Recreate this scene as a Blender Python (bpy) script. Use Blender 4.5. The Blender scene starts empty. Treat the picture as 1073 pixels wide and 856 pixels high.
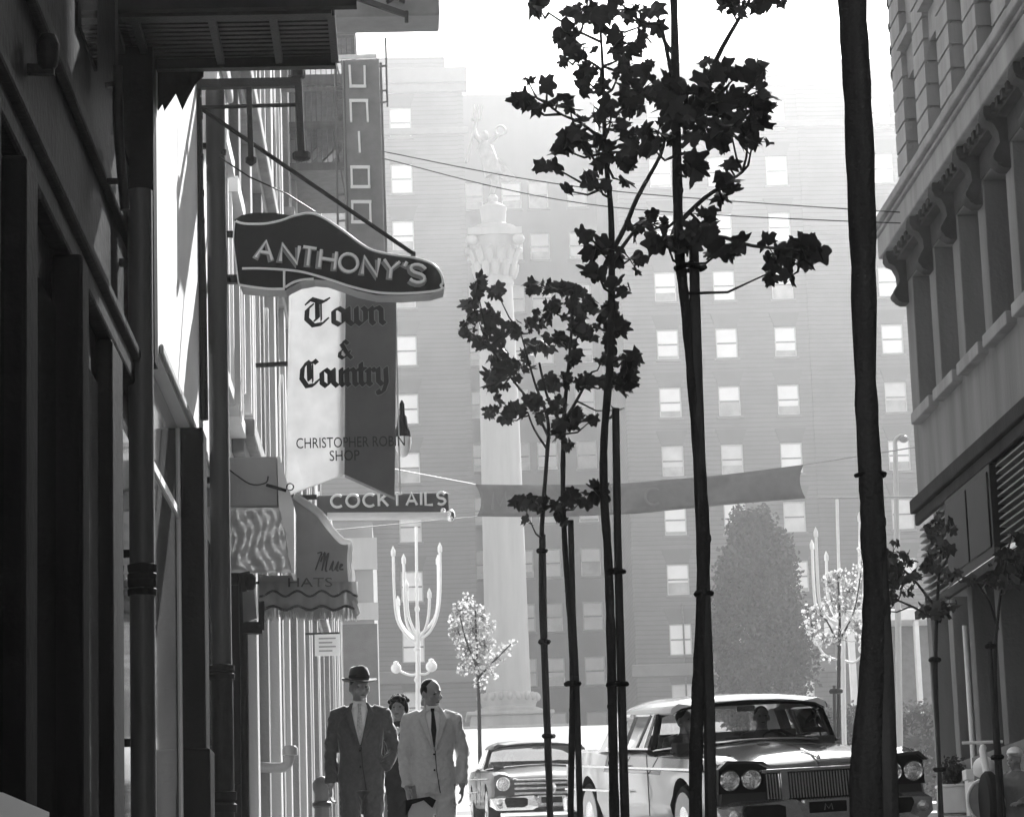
import bpy, bmesh, math, random
from mathutils import Vector, Matrix
R = math.radians
sin, cos, pi = math.sin, math.cos, math.pi
rnd = random.Random(11)
SC = bpy.context.scene
COL = SC.collection

# ------------------------------------------------------------------ camera geometry
FPX, CXP, CYP = 2900.0, 536.5, 428.0
YAW, PITCH, ROLL = R(2.34), R(11.1), math.atan(.0326)
Fv = Vector((sin(YAW) * cos(PITCH), cos(YAW) * cos(PITCH), sin(PITCH)))
R0 = Vector((cos(YAW), -sin(YAW), 0))
U0 = R0.cross(Fv)
Ir = R0 * cos(ROLL) - U0 * sin(ROLL)
Iu = R0 * sin(ROLL) + U0 * cos(ROLL)


def P(px, py, Y):
    d = Fv * FPX + Ir * (px - CXP) + Iu * (CYP - py)
    return d * (Y / d.y)


def base(Y):
    if Y < 0: return -1.22
    if Y < 36: return -1.22 + .073 * Y
    if Y < 72: return 1.408 + .055 * (Y - 36)
    if Y < 105: return 3.388 + (Y - 72) * .149
    if Y < 180: return 8.3 + (Y - 105) * .016
    return 9.5


def zg(X, Y):
    k = 1 if Y < 40 else max(0, 1 - (Y - 40) / 25)
    X = max(-3, min(8, X)); return base(Y) + .03 * k * (X if X < 4.3 else 8.6 - X)

# ------------------------------------------------------------------ materials (all neutral: the photograph is black and white)
MATS = {}


def nodes_of(name):
    m = bpy.data.materials.new(name); m.use_nodes = True
    nt = m.node_tree
    return m, nt, nt.nodes['Principled BSDF'], nt.nodes.new, nt.links.new


def g(v): return (v, v, v, 1)


def mat(name, c, rough=.7, var=.18, scale=4., bump=0., bscale=40., metal=0., streak=False, coat=0.):
    if name in MATS: return MATS[name]
    m, nt, b, N, L = nodes_of(name)
    tc = N('ShaderNodeTexCoord')
    n = N('ShaderNodeTexNoise'); n.inputs['Scale'].default_value = scale
    n.inputs['Detail'].default_value = 6; n.inputs['Roughness'].default_value = .6
    src = tc.outputs['Object']
    if streak:
        mp = N('ShaderNodeMapping'); mp.inputs['Scale'].default_value = (1, 1, .12)
        L(src, mp.inputs['Vector']); src = mp.outputs['Vector']
    L(src, n.inputs['Vector'])
    r = N('ShaderNodeValToRGB')
    r.color_ramp.elements[0].position = .3; r.color_ramp.elements[1].position = .7
    r.color_ramp.elements[0].color = g(c * (1 - var)); r.color_ramp.elements[1].color = g(min(.9, c * (1 + var)))
    L(n.outputs['Fac'], r.inputs['Fac']); L(r.outputs['Color'], b.inputs['Base Color'])
    b.inputs['Roughness'].default_value = rough; b.inputs['Metallic'].default_value = metal
    b.inputs['Coat Weight'].default_value = coat; b.inputs['Specular IOR Level'].default_value = .5 if (coat or metal or rough < .3) else (.02 if name.startswith('dark ') and c < .04 else .12 if c < .06 else .3)
    if bump:
        n2 = N('ShaderNodeTexNoise'); n2.inputs['Scale'].default_value = bscale; n2.inputs['Detail'].default_value = 4
        L(tc.outputs['Object'], n2.inputs['Vector'])
        bp = N('ShaderNodeBump'); bp.inputs['Strength'].default_value = bump; bp.inputs['Distance'].default_value = .02
        L(n2.outputs['Fac'], bp.inputs['Height']); L(bp.outputs['Normal'], b.inputs['Normal'])
    MATS[name] = m
    return m


def brick_mat(name, c1, c2, mortar, bw, bh, msize=.02, rough=.85):
    m, nt, b, N, L = nodes_of(name)
    tc = N('ShaderNodeTexCoord'); sp = N('ShaderNodeSeparateXYZ'); cb = N('ShaderNodeCombineXYZ'); ad = N('ShaderNodeMath')
    L(tc.outputs['Object'], sp.inputs[0]); L(sp.outputs['X'], ad.inputs[0]); L(sp.outputs['Y'], ad.inputs[1])
    L(ad.outputs[0], cb.inputs['X']); L(sp.outputs['Z'], cb.inputs['Y'])
    br = N('ShaderNodeTexBrick'); L(cb.outputs[0], br.inputs['Vector'])
    br.inputs['Color1'].default_value = g(c1); br.inputs['Color2'].default_value = g(c2); br.inputs['Mortar'].default_value = g(mortar)
    br.inputs['Scale'].default_value = 1; br.inputs['Brick Width'].default_value = bw; br.inputs['Row Height'].default_value = bh
    br.inputs['Mortar Size'].default_value = msize
    n = N('ShaderNodeTexNoise'); n.inputs['Scale'].default_value = .35; n.inputs['Detail'].default_value = 7
    L(tc.outputs['Object'], n.inputs['Vector'])
    mr = N('ShaderNodeMapRange'); mr.inputs['From Min'].default_value = .3; mr.inputs['From Max'].default_value = .7
    mr.inputs['To Min'].default_value = .78; mr.inputs['To Max'].default_value = 1.2
    L(n.outputs['Fac'], mr.inputs['Value'])
    mx = N('ShaderNodeMix'); mx.data_type = 'RGBA'; mx.blend_type = 'MULTIPLY'; mx.inputs[0].default_value = 1
    L(br.outputs['Color'], mx.inputs[6]); L(mr.outputs['Result'], mx.inputs[7]); L(mx.outputs[2], b.inputs['Base Color'])
    b.inputs['Roughness'].default_value = rough
    bp = N('ShaderNodeBump'); bp.inputs['Strength'].default_value = .5; bp.inputs['Distance'].default_value = .03; bp.invert = True
    L(br.outputs['Fac'], bp.inputs['Height']); L(bp.outputs['Normal'], b.inputs['Normal'])
    MATS[name] = m
    return m


def glass_mat(name, tint, refl=.25):
    m, nt, b, N, L = nodes_of(name)
    out = nt.nodes['Material Output']
    t = N('ShaderNodeBsdfTransparent'); t.inputs[0].default_value = g(tint)
    gl = N('ShaderNodeBsdfGlossy'); gl.inputs['Roughness'].default_value = .03; gl.inputs[0].default_value = g(.9)
    lw = N('ShaderNodeLayerWeight'); lw.inputs['Blend'].default_value = refl
    mx = N('ShaderNodeMixShader')
    L(lw.outputs['Fresnel'], mx.inputs[0]); L(t.outputs[0], mx.inputs[1]); L(gl.outputs[0], mx.inputs[2])
    L(mx.outputs[0], out.inputs['Surface'])
    MATS[name] = m
    return m


def cloth_trans(name, c, tr):
    m, nt, b, N, L = nodes_of(name)
    out = nt.nodes['Material Output']
    b.inputs['Base Color'].default_value = g(c); b.inputs['Roughness'].default_value = .9
    t = N('ShaderNodeBsdfTranslucent'); t.inputs[0].default_value = g(c)
    mx = N('ShaderNodeMixShader'); mx.inputs[0].default_value = tr
    n = N('ShaderNodeTexNoise'); n.inputs['Scale'].default_value = 6; n.inputs['Detail'].default_value = 5
    tc = N('ShaderNodeTexCoord'); L(tc.outputs['Object'], n.inputs['Vector'])
    r = N('ShaderNodeValToRGB'); r.color_ramp.elements[0].color = g(c * .75); r.color_ramp.elements[1].color = g(min(.9, c * 1.25))
    L(n.outputs['Fac'], r.inputs['Fac']); L(r.outputs['Color'], b.inputs['Base Color']); L(r.outputs['Color'], t.inputs[0])
    L(b.outputs[0], mx.inputs[1]); L(t.outputs[0], mx.inputs[2]); L(mx.outputs[0], out.inputs['Surface'])
    MATS[name] = m
    return m


asphalt = mat('asphalt', .07, .9, .3, 2, .3, 120)
concrete_walk = mat('pavement concrete', .33, .85, .2, 1.2, .2, 60)
plaza_m = mat('plaza stone', .26, .85, .2, .4)
ground_m = mat('ground', .14, .9, .3, .3)
concrete = mat('weathered concrete', .17, .85, .32, 1.6, .5, 18, streak=True)
shade_and_dark = mat('soot-stained stone', .05, .9, .35, 2.5, .3, 25)  # paints the shade under the cornice; elsewhere a plain dark stone
concrete_pale = mat('pale concrete', .26, .8, .3, 2.0, .45, 18, streak=True)
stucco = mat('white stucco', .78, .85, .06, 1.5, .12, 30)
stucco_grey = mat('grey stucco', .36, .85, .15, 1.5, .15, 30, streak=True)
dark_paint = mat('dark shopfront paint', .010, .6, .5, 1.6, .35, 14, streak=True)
dark_trim = mat('dark trim', .017, .6, .5, 2.2, .35, 16, streak=True)
black_iron = mat('black iron', .015, .5, .4, 12, .2, 60)
grey_iron = mat('grey painted iron', .1, .5, .3, 8, .2, 50, streak=True)
pipe_paint = mat('pipe paint', .07, .45, .3, 8, .1, 40, streak=True)
white_paint = mat('white paint', .8, .5, .06, 5)
neon_white = mat('white glass tubing', .9, .25, .03, 5)
sign_black = mat('black enamel', .01, .55, .3, 6, .08, 30)
sign_grey = mat('dark grey enamel', .085, .45, .15, 5, .06, 30)
sign_mid = mat('mid grey enamel', .2, .45, .15, 5, .06, 30)
sign_edge = mat('sign edge metal', .25, .45, .2, 5)
letter_shadow = mat('grey painted letter', .3, .6, .1, 5)
bark = mat('bark', .035, .9, .4, 25, .6, 70, streak=True)
stake_m = mat('stake wood', .05, .85, .35, 18, .4, 50, streak=True)
rubber = mat('rubber tie', .012, .7, .2, 10)
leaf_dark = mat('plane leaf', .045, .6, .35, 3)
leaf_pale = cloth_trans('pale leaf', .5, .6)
leaf_mid = mat('hedge leaf', .12, .7, .45, 2)
leaf_cyp = mat('cypress leaf', .055, .8, .4, 1.5)
granite = mat('granite', .36, .8, .2, .8, .2, 8, streak=True)
bronze = mat('pale bronze', .34, .6, .2, 3)
car_white = mat('white car paint', .82, .18, .03, 2, coat=.6)
car_dark = mat('dark car paint', .05, .16, .1, 2, coat=.8)
car_grey = mat('grey car paint', .2, .2, .1, 2, coat=.6)
car_dim = mat('dim grey car paint', .07, .3, .15, 2, coat=.3)
chrome = mat('chrome', .9, .2, .04, 4, .15, 14, metal=1)
tyre_m = mat('tyre', .02, .8, .2, 10)
interior = mat('car interior', .05, .8, .3, 5)
lens = mat('headlamp lens', .85, .12, .1, 30, .9, 45, metal=.75)
skin_m = mat('skin', .3, .55, .1, 12)
suit_dark = mat('dark wool suit', .085, .9, .2, 30, .9, 9)
for_sheen = [suit_dark]
suit_pale = mat('pale wool suit', .58, .9, .08, 30, .9, 9)
dress_dark = mat('dark dress', .05, .9, .2, 20)
shirt_m = mat('white shirt', .8, .8, .03, 20)
tie_dark = mat('dark tie', .03, .6, .2, 40)
tie_pale = mat('patterned tie', .45, .6, .4, 60)
hair_m = mat('dark hair', .02, .6, .4, 60)
felt = mat('felt hat', .035, .9, .25, 20)
for m_ in (suit_dark, suit_pale, dress_dark, felt, hair_m, skin_m):
    b_ = m_.node_tree.nodes['Principled BSDF']; b_.inputs['Sheen Weight'].default_value = 1.; b_.inputs['Sheen Roughness'].default_value = .35
hotel_brick = brick_mat('hotel brick', .078, .09, .045, 80, .31, .035)
hotel_court = mat('court brick', .085, .9, .15, .6, streak=True)
hotel_trim = mat('hotel stone trim', .13, .85, .15, .8)
lintel_m = mat('lintel stone', .06, .85, .12, .8)
blind_grey = mat('greyed blind', .6, .7, .12, 1.2)
blind_m = mat('window blind', .86, .7, .05, 1.2)
sash_m = mat('window sash', .5, .6, .1, 2)
pane_dark = mat('dark pane', .3, .15, .5, .8)
shop_glass = mat('shop glass', .03, .05, .3, 1.0)
shop_glass_pale = mat('pale shop glass', .16, .05, .4, .7)
win_dark = mat('dark window', .012, .12, .4, 1.0); win_dark.node_tree.nodes['Principled BSDF'].inputs['Specular IOR Level'].default_value = .25
car_glass = glass_mat('car glass', .75, .3)
awning_cloth = cloth_trans('awning cloth', .5, .5)
white_trans = cloth_trans('white translucent panel', .8, .5)
banner_cloth = cloth_trans('banner cloth', .12, .25)
banner_letter = cloth_trans('banner lettering', .15, .25)
foil = mat('rippled metal sheet', .72, .3, .12, 3, .5, 6, metal=.45)
fringe_m = cloth_trans('awning fringe', .75, .6)
bricks_low = mat('low building render', .2, .85, .2, .6, streak=True)

# ------------------------------------------------------------------ mesh builder


class MB:
    def __init__(s): s.v, s.f, s.m = [], [], []

    def add(s, vs, fs, mi=0):
        o = len(s.v); s.v += [Vector(p) for p in vs]
        for f in fs: s.f.append([i + o for i in f]); s.m.append(mi)
        return s

    def box(s, x0, x1, y0, y1, z0, z1, mi=0):
        vs = [(x, y, z) for z in (z0, z1) for y in (y0, y1) for x in (x0, x1)]
        return s.add(vs, [(0, 2, 3, 1), (4, 5, 7, 6), (0, 1, 5, 4), (2, 6, 7, 3), (0, 4, 6, 2), (1, 3, 7, 5)], mi)

    def bar(s, a, b, w, h, mi=0):
        a, b = Vector(a), Vector(b); d = (b - a).normalized()
        up = Vector((0, 0, 1)) if abs(d.z) < .95 else Vector((0, 1, 0))
        x = d.cross(up).normalized() * w / 2; y = x.cross(d).normalized() * h / 2
        vs = [p + i * x + j * y for p in (a, b) for (i, j) in ((-1, -1), (1, -1), (1, 1), (-1, 1))]
        return s.add(vs, [(0, 1, 2, 3), (7, 6, 5, 4), (0, 4, 5, 1), (1, 5, 6, 2), (2, 6, 7, 3), (3, 7, 4, 0)], mi)

    def tube(s, pts, r, n=8, mi=0, cap=True, flat=None):
        pts = [Vector(p) for p in pts]
        rs = list(r) if hasattr(r, '__len__') else [r] * len(pts)
        rings = []; px = None
        for i, p in enumerate(pts):
            d = (pts[min(i + 1, len(pts) - 1)] - pts[max(i - 1, 0)])
            d = d.normalized() if d.length > 1e-9 else Vector((0, 0, 1))
            if px is None:
                ref = Vector((1, 0, 0)) if abs(d.x) < .9 else Vector((0, 1, 0))
                px = (ref - d * ref.dot(d)).normalized()
            else:
                px = (px - d * px.dot(d))
                px = px.normalized() if px.length > 1e-6 else Vector((1, 0, 0))
            py = d.cross(px)
            e = flat or 1.
            rings.append([p + px * rs[i] * cos(2 * pi * k / n) + py * rs[i] * e * sin(2 * pi * k / n) for k in range(n)])
        return s.loft(rings, mi, cap)

    def loft(s, rings, mi=0, cap=True, closed=True):
        n = len(rings[0]); vs = [p for r in rings for p in r]; fs = []
        for i in range(len(rings) - 1):
            for k in range(n if closed else n - 1):
                a, b = i * n + k, i * n + (k + 1) % n
                fs.append((a, b, b + n, a + n))
        if cap:
            fs.append(tuple(range(n))[::-1]); fs.append(tuple(range((len(rings) - 1) * n, len(rings) * n)))
        return s.add(vs, fs, mi)

    def lathe(s, c, prof, n=16, mi=0, axis='z', ex=1., ey=1.):
        c = Vector(c); rings = []
        for r, h in prof:
            ring = []
            for k in range(n):
                a = 2 * pi * k / n
                if axis == 'z': ring.append(c + Vector((r * ex * cos(a), r * ey * sin(a), h)))
                elif axis == 'y': ring.append(c + Vector((r * ex * cos(a), h, r * ey * sin(a))))
                else: ring.append(c + Vector((h, r * cos(a), r * sin(a))))
            rings.append(ring)
        return s.loft(rings, mi)

    def ell(s, c, rx, ry, rz, n=14, m=9, mi=0, M=None):
        c = Vector(c); rings = []
        for j in range(m + 1):
            t = -pi / 2 + pi * j / m; cr = max(cos(t), .02)
            ring = []
            for k in range(n):
                p = Vector((rx * cr * cos(2 * pi * k / n), ry * cr * sin(2 * pi * k / n), rz * sin(t)))
                if M: p = M @ p
                ring.append(c + p)
            rings.append(ring)
        return s.loft(rings, mi)

    def prism(s, pts, off, mi=0, side=None):
        """polygon (list of 3-D points) pushed along off"""
        pts = [Vector(p) for p in pts]; n = len(pts); off = Vector(off)
        s.add(pts, [tuple(range(n))], mi)
        s.add([p + off for p in pts], [tuple(range(n))[::-1]], mi)
        s.add(pts + [p + off for p in pts], [(i, (i + 1) % n, n + (i + 1) % n, n + i) for i in range(n)], mi if side is None else side)
        return s

    def text(s, string, o, ux, uy, size, depth=.004, mi=0, align='LEFT', shear=0.):
        c = bpy.data.curves.new('t', 'FONT'); c.body = string; c.size = 1; c.extrude = 0; c.align_x = align; c.resolution_u = 3; c.shear = shear
        ob = bpy.data.objects.new('t', c); COL.objects.link(ob)
        dg = bpy.context.evaluated_depsgraph_get(); dg.update()
        me = bpy.data.meshes.new_from_object(ob.evaluated_get(dg))
        o, ux, uy = Vector(o), Vector(ux), Vector(uy)
        nn = ux.cross(uy).normalized() * depth
        s.add([o + ux * v.co.x * size + uy * v.co.y * size + nn for v in me.vertices], [tuple(p.vertices) for p in me.polygons], mi)
        bpy.data.objects.remove(ob); bpy.data.curves.remove(c); bpy.data.meshes.remove(me)
        return s

    def mesh(s, name, mats, origin=(0, 0, 0)):
        me = bpy.data.meshes.new(name); o = Vector(origin)
        me.from_pydata([tuple(p - o) for p in s.v], [], s.f)
        for m in (mats if isinstance(mats, (list, tuple)) else [mats]): me.materials.append(m)
        me.polygons.foreach_set('material_index', s.m)
        return me

    def build(s, name, mats, parent=None, smooth=0, bevel=0, local=False, weld=False, norm=False):
        org = (0, 0, 0)
        if parent is not None and not local:
            org = parent.location.copy()
            if parent.parent: org += parent.parent.location
        me = s.mesh(name, mats, org)
        if weld or norm:
            bm = bmesh.new(); bm.from_mesh(me)
            if weld: bmesh.ops.remove_doubles(bm, verts=bm.verts, dist=1e-4)
            bmesh.ops.recalc_face_normals(bm, faces=bm.faces)
            bm.to_mesh(me); bm.free()
        o = bpy.data.objects.new(name, me); COL.objects.link(o)
        if parent is not None: o.parent = parent
        if smooth:
            me.shade_smooth(); me.set_sharp_from_angle(angle=R(smooth))
        if bevel:
            b = o.modifiers.new('b', 'BEVEL'); b.width = bevel; b.segments = 2; b.limit_method = 'ANGLE'
        return o


def tag(o, label=None, cat=None, group=None, kind=None):
    if label: o['label'] = label
    if cat: o['category'] = cat
    if group: o['group'] = group
    if kind: o['kind'] = kind
    return o


def thing(name, label, cat, loc=(0, 0, 0), rot=None, group=None):
    o = bpy.data.objects.new(name, None); COL.objects.link(o); o.location = loc; o.empty_display_size = .2
    if rot: o.rotation_euler = rot
    return tag(o, label, cat, group)


def strip(x0, x1, y0, y1, dz, nx, ny, skirt=0.):
    b = MB()
    xs = [x0 + (x1 - x0) * i / nx for i in range(nx + 1)]; ys = [y0 + (y1 - y0) * j / ny for j in range(ny + 1)]
    vs = [(x, y, zg(x, y) + dz) for y in ys for x in xs]
    fs = [(j * (nx + 1) + i, j * (nx + 1) + i + 1, (j + 1) * (nx + 1) + i + 1, (j + 1) * (nx + 1) + i) for j in range(ny) for i in range(nx)]
    b.add(vs, fs)
    if skirt:
        for x in (x0, x1):
            vs = []
            for y in ys: vs += [(x, y, zg(x, y) + dz), (x, y, zg(x, y) + dz - skirt)]
            b.add(vs, [(2 * j, 2 * j + 1, 2 * j + 3, 2 * j + 2) for j in range(ny)])
        for y in (y0, y1):
            vs = []
            for x in xs: vs += [(x, y, zg(x, y) + dz), (x, y, zg(x, y) + dz - skirt)]
            b.add(vs, [(2 * j, 2 * j + 1, 2 * j + 3, 2 * j + 2) for j in range(nx)])
    return b


# ------------------------------------------------------------------ stroke letters (unit height), for tubing and brush lettering
def arc(cx, cy, rx, ry, a0, a1, n=10):
    return [(cx + rx * cos(R(a0 + (a1 - a0) * i / n)), cy + ry * sin(R(a0 + (a1 - a0) * i / n))) for i in range(n + 1)]


GLY = {
    'A': (.72, [[(0, 0), (.36, 1), (.72, 0)], [(.14, .36), (.58, .36)]]),
    'N': (.68, [[(0, 0), (0, 1), (.68, 0), (.68, 1)]]),
    'T': (.7, [[(0, 1), (.7, 1)], [(.35, 1), (.35, 0)]]),
    'H': (.66, [[(0, 0), (0, 1)], [(.66, 0), (.66, 1)], [(0, .52), (.66, .52)]]),
    'O': (.86, [arc(.43, .5, .43, .5, 90, 450, 20)]),
    'Y': (.7, [[(0, 1), (.35, .5), (.7, 1)], [(.35, .5), (.35, 0)]]),
    'S': (.58, [[(.54, .82)] + arc(.29, .76, .25, .24, 30, 270, 8) + arc(.29, .26, .27, .26, 90, -150, 8)]),
    "'": (.12, [[(.06, 1.05), (.0, .78)]]),
    'C': (.78, [arc(.45, .5, .43, .5, 48, 312, 14)]),
    'K': (.62, [[(0, 0), (0, 1)], [(.6, 1), (.0, .42)], [(.2, .6), (.64, 0)]]),
    'I': (.0, [[(0, 0), (0, 1)]]),
    'L': (.5, [[(0, 1), (0, 0), (.5, 0)]]),
    'M': (.8, [[(0, 0), (.1, 1), (.4, .2), (.7, 1), (.8, 0)]]),
}


def strokes(text, width, height, gap=.22):
    """polylines in a (width x height) box"""
    tot = sum(GLY[c][0] for c in text) + gap * (len(text) - 1)
    sx = width / tot; x = 0; out = []
    for c in text:
        w, ls = GLY[c]
        for l in ls: out.append([((x + a) * sx, b * height) for a, b in l])
        x += w + gap
    return out


BL = {
    'o': (.72, [[(.1, .85), (.1, .2), (.38, 0)], [(.1, .85), (.36, 1.), (.6, .8), (.6, .2), (.38, 0)]]),
    'n': (.86, [[(0, .86), (.12, 1), (.12, .15), (.24, .02)], [(.12, .84), (.46, 1), (.6, .85), (.6, .15), (.74, .02)]]),
    'u': (.86, [[(0, .88), (.12, 1), (.12, .2), (.34, 0), (.6, .2)], [(.6, 1), (.6, .15), (.74, .02)]]),
    'w': (1.12, [[(0, .9), (.1, 1), (.1, .2), (.3, 0), (.5, .2)], [(.5, 1), (.5, .2), (.7, 0), (.95, .25), (.95, .85), (.82, 1)]]),
    'r': (.6, [[(0, .88), (.12, 1), (.12, .12), (.26, .02)], [(.12, .82), (.38, 1), (.5, .86)]]),
    't': (.52, [[(.15, 1.32), (.15, .2), (.3, .02), (.45, .14)], [(-.05, .98), (.4, .98)]]),
    'y': (.84, [[(0, .88), (.12, 1), (.12, .25), (.35, .02), (.6, .2)], [(.6, 1), (.62, .1), (.42, -.42), (.14, -.5), (.08, -.34)]]),
    'T': (1.25, [[(.05, 1.32), (.26, 1.58), (.8, 1.38), (1.1, 1.56)], [(.3, 1.22), (.06, .95), (.02, .4), (.35, 0), (.78, .08), (1.02, .36)], [(.56, 1.42), (.56, .45), (.46, .32)], [(.74, 1.3), (.74, .3)]]),
    'C': (1.2, [[(.4, 1.5), (.08, 1.1), (.02, .5), (.35, .02), (.78, .08), (1.05, .36)], [(.34, 1.46), (.6, 1.36), (.84, 1.56), (.98, 1.42)], [(.5, 1.34), (.52, .42)], [(.72, 1.34), (.72, .3)]]),
    '&': (1.1, [[(.72, 1.2), (.5, 1.42), (.3, 1.16), (.72, .3), (.95, .02)], [(.46, .82), (.16, .52), (.12, .2), (.36, .02), (.62, .2), (.8, .56)]]),
}


def blackletter(mb, text, o, ux, uy, nrm, xh, width, nib=.2, mi=0, lift=.004, grow=0.):
    tot = sum(BL[c][0] for c in text); sx = width / tot; x = 0; k = 0
    a = R(38); wv = nib * xh / 2 + grow; hv = .045 * xh + grow
    n1 = (cos(a) * wv, sin(a) * wv); n2 = (-sin(a) * hv, cos(a) * hv)
    cs = [(n1[0] + n2[0], n1[1] + n2[1]), (n1[0] - n2[0], n1[1] - n2[1]), (-n1[0] - n2[0], -n1[1] - n2[1]), (-n1[0] + n2[0], -n1[1] + n2[1])]
    for c in text:
        w, ls = BL[c]
        for l in ls:
            thin = c in 'TC' and len(l) == 2 and l[0][0] > .7
            for p, q in zip(l, l[1:]):
                pts = [((x + e[0]) * sx + d[0] * (.35 if thin else 1), e[1] * xh + d[1]) for e in (p, q) for d in cs]
                # convex hull
                pts = sorted(set(pts)); lo, up = [], []
                for h, seq in ((lo, pts), (up, pts[::-1])):
                    for t in seq:
                        while len(h) > 1 and (h[-1][0] - h[-2][0]) * (t[1] - h[-2][1]) - (h[-1][1] - h[-2][1]) * (t[0] - h[-2][0]) <= 0: h.pop()
                        h.append(t)
                hull = lo[:-1] + up[:-1]; k += 1
                mb.add([o + ux * u + uy * v + nrm * (lift + k * .00008) for u, v in hull], [tuple(range(len(hull)))], mi)
        x += w


# ================================================================== SETTING
tag(strip(-140, 140, -25, 255, -.02, 56, 56).build('ground', ground_m, smooth=60), kind='structure')
tag(strip(1.45, 5.5, -20, 44, .004, 4, 32).build('road', asphalt, smooth=60), kind='structure')
tag(strip(-140, 140, 44.0, 58, .006, 60, 8).build('cross_street', asphalt, smooth=60), kind='structure')
tag(strip(-2.2, 1.4, -20, 44, .13, 4, 32, .3).build('sidewalk', concrete_walk), kind='structure')
tag(strip(5.55, 7.6, -20, 44, .13, 4, 32, .3).build('sidewalk', concrete_walk), kind='structure')
tag(strip(1.4, 1.45, -20, 44, .132, 1, 32, .3).build('kerb', concrete_pale), kind='structure')
tag(strip(5.5, 5.55, -20, 44, .132, 1, 32, .3).build('kerb', concrete_pale), kind='structure')
tag(strip(-60, 70, 60, 70, .13, 20, 4, .3).build('sidewalk', concrete_walk), kind='structure')
tag(strip(-60, 70, 73, 160, .02, 20, 30).build('plaza', plaza_m, smooth=60), kind='structure')

# ================================================================== HOTEL
hot = thing('hotel_building', 'huge dark brick hotel with rows of white blinded windows behind the square', 'building', (10, 180, 9.5))
zrow0 = P(708, 670, 180).z
FL = 63.6 * 180 / 2900
rows = [zrow0 + FL * k for k in range(-1, 10)]


def brick_wall_with_holes(x0, x1, Y, z0, z1, holes, depth=.3, flip=False):
    """vertical sheet at Y with rectangular recesses (hx0,hx1,hz0,hz1)"""
    b = MB()
    xs = sorted({x0, x1, *[h[0] for h in holes], *[h[1] for h in holes]}); zs = sorted({z0, z1, *[h[2] for h in holes], *[h[3] for h in holes]})
    hs = {(h[0], h[2]): h for h in holes}

    def inh(x, z): return any(h[0] < x < h[1] and h[2] < z < h[3] for h in holes)
    for i in range(len(xs) - 1):
        for j in range(len(zs) - 1):
            if inh((xs[i] + xs[i + 1]) / 2, (zs[j] + zs[j + 1]) / 2): continue
            b.add([(xs[i], Y, zs[j]), (xs[i + 1], Y, zs[j]), (xs[i + 1], Y, zs[j + 1]), (xs[i], Y, zs[j + 1])], [(0, 1, 2, 3)])
    for h in holes:
        a, c, d, e = h; D = Y + depth
        b.add([(a, Y, d), (a, D, d), (a, D, e), (a, Y, e)], [(0, 1, 2, 3)])
        b.add([(c, Y, d), (c, D, d), (c, D, e), (c, Y, e)], [(3, 2, 1, 0)])
        b.add([(a, Y, d), (c, Y, d), (c, D, d), (a, D, d)], [(0, 1, 2, 3)])
        b.add([(a, Y, e), (c, Y, e), (c, D, e), (a, D, e)], [(3, 2, 1, 0)])
    return b


def hotel_window(x, Y, z, w, h, parent, seed):
    r = random.Random(seed)
    fr = MB(); D = Y + .14
    for a, c, d, e in ((x - w / 2, x - w / 2 + .07, z - h / 2, z + h / 2), (x + w / 2 - .07, x + w / 2, z - h / 2, z + h / 2),
                       (x - w / 2, x + w / 2, z - h / 2, z - h / 2 + .08), (x - w / 2, x + w / 2, z + h / 2 - .08, z + h / 2)):
        fr.box(a, c, D - .06, D, d, e)
    fr.box(x - w / 2 + .07, x + w / 2 - .07, D - .04, D + .01, z - .04, z + .05, 1)
    o = fr.build('window', [sash_m, hotel_trim], parent)
    p = MB(); p.box(x - w / 2 + .05, x + w / 2 - .05, D + .02, D + .05, z - h / 2 + .05, z + h / 2 - .05)
    p.build('pane', pane_dark, o)
    drop = r.choice([1, 1, .98, .72, .8, .6, 1, .7, .52, .9])
    bl = MB(); zb = z + h / 2 - .08 - (h - .16) * drop
    bl.box(x - w / 2 + .075, x + w / 2 - .075, D - .005, D + .012, zb, z + h / 2 - .085)
    bl.build('blind', blind_m if r.random() < .72 else blind_grey, o)
    if Y < 190:
        t = z + h / 2; b = MB(); b.prism([(x - w / 2, Y - .06, t + .05), (x + w / 2, Y - .06, t + .05), (x + w / 2 + .32, Y - .06, t + 1.0), (x - w / 2 - .32, Y - .06, t + 1.0)], (0, .06, 0)); b.build('lintel', lintel_m, o)
    b = MB(); b.box(x - w / 2 - .12, x + w / 2 + .12, Y - .14, Y + .1, z - h / 2 - .16, z - h / 2); b.build('sill', hotel_trim, o)
    return o


wingA = [(.43, z) for z in rows]
wingC = [(x, z) for x in (17.9, 21.85, 25.8, 33.0) for z in rows]
court = [(x, z) for x in (5.75, 8.6, 10.6, 13.5) for z in rows]
WW, WH = 1.45, 2.05
Ha = [(x - WW / 2, x + WW / 2, z - WH / 2, z + WH / 2) for x, z in wingA]
Hc = [(x - WW / 2, x + WW / 2, z - WH / 2, z + WH / 2) for x, z in wingC]
Hk = [(x - WW / 2, x + WW / 2, z - WH / 2, z + WH / 2) for x, z in court]
HT = 58.6
wb = MB()
for b in (brick_wall_with_holes(-30, 4.7, 180, 5, HT, Ha), brick_wall_with_holes(14.9, 60, 180, 5, HT, Hc)):
    wb.add(b.v, b.f)
wb.box(-30, -29, 180.5, 230, 5, HT); wb.box(59, 60, 180.5, 230, 5, HT)
wb.add([(4.7, 180, 5), (4.7, 199, 5), (4.7, 199, HT), (4.7, 180, HT)], [(0, 1, 2, 3)])
wb.add([(14.9, 180, 5), (14.9, 199, 5), (14.9, 199, HT), (14.9, 180, HT)], [(3, 2, 1, 0)])
wb.build('brick_wall', hotel_brick, hot)
brick_wall_with_holes(4.7, 14.9, 199, 5, 63, Hk).build('court_wall', hotel_court, hot)
rb = MB()
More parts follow.
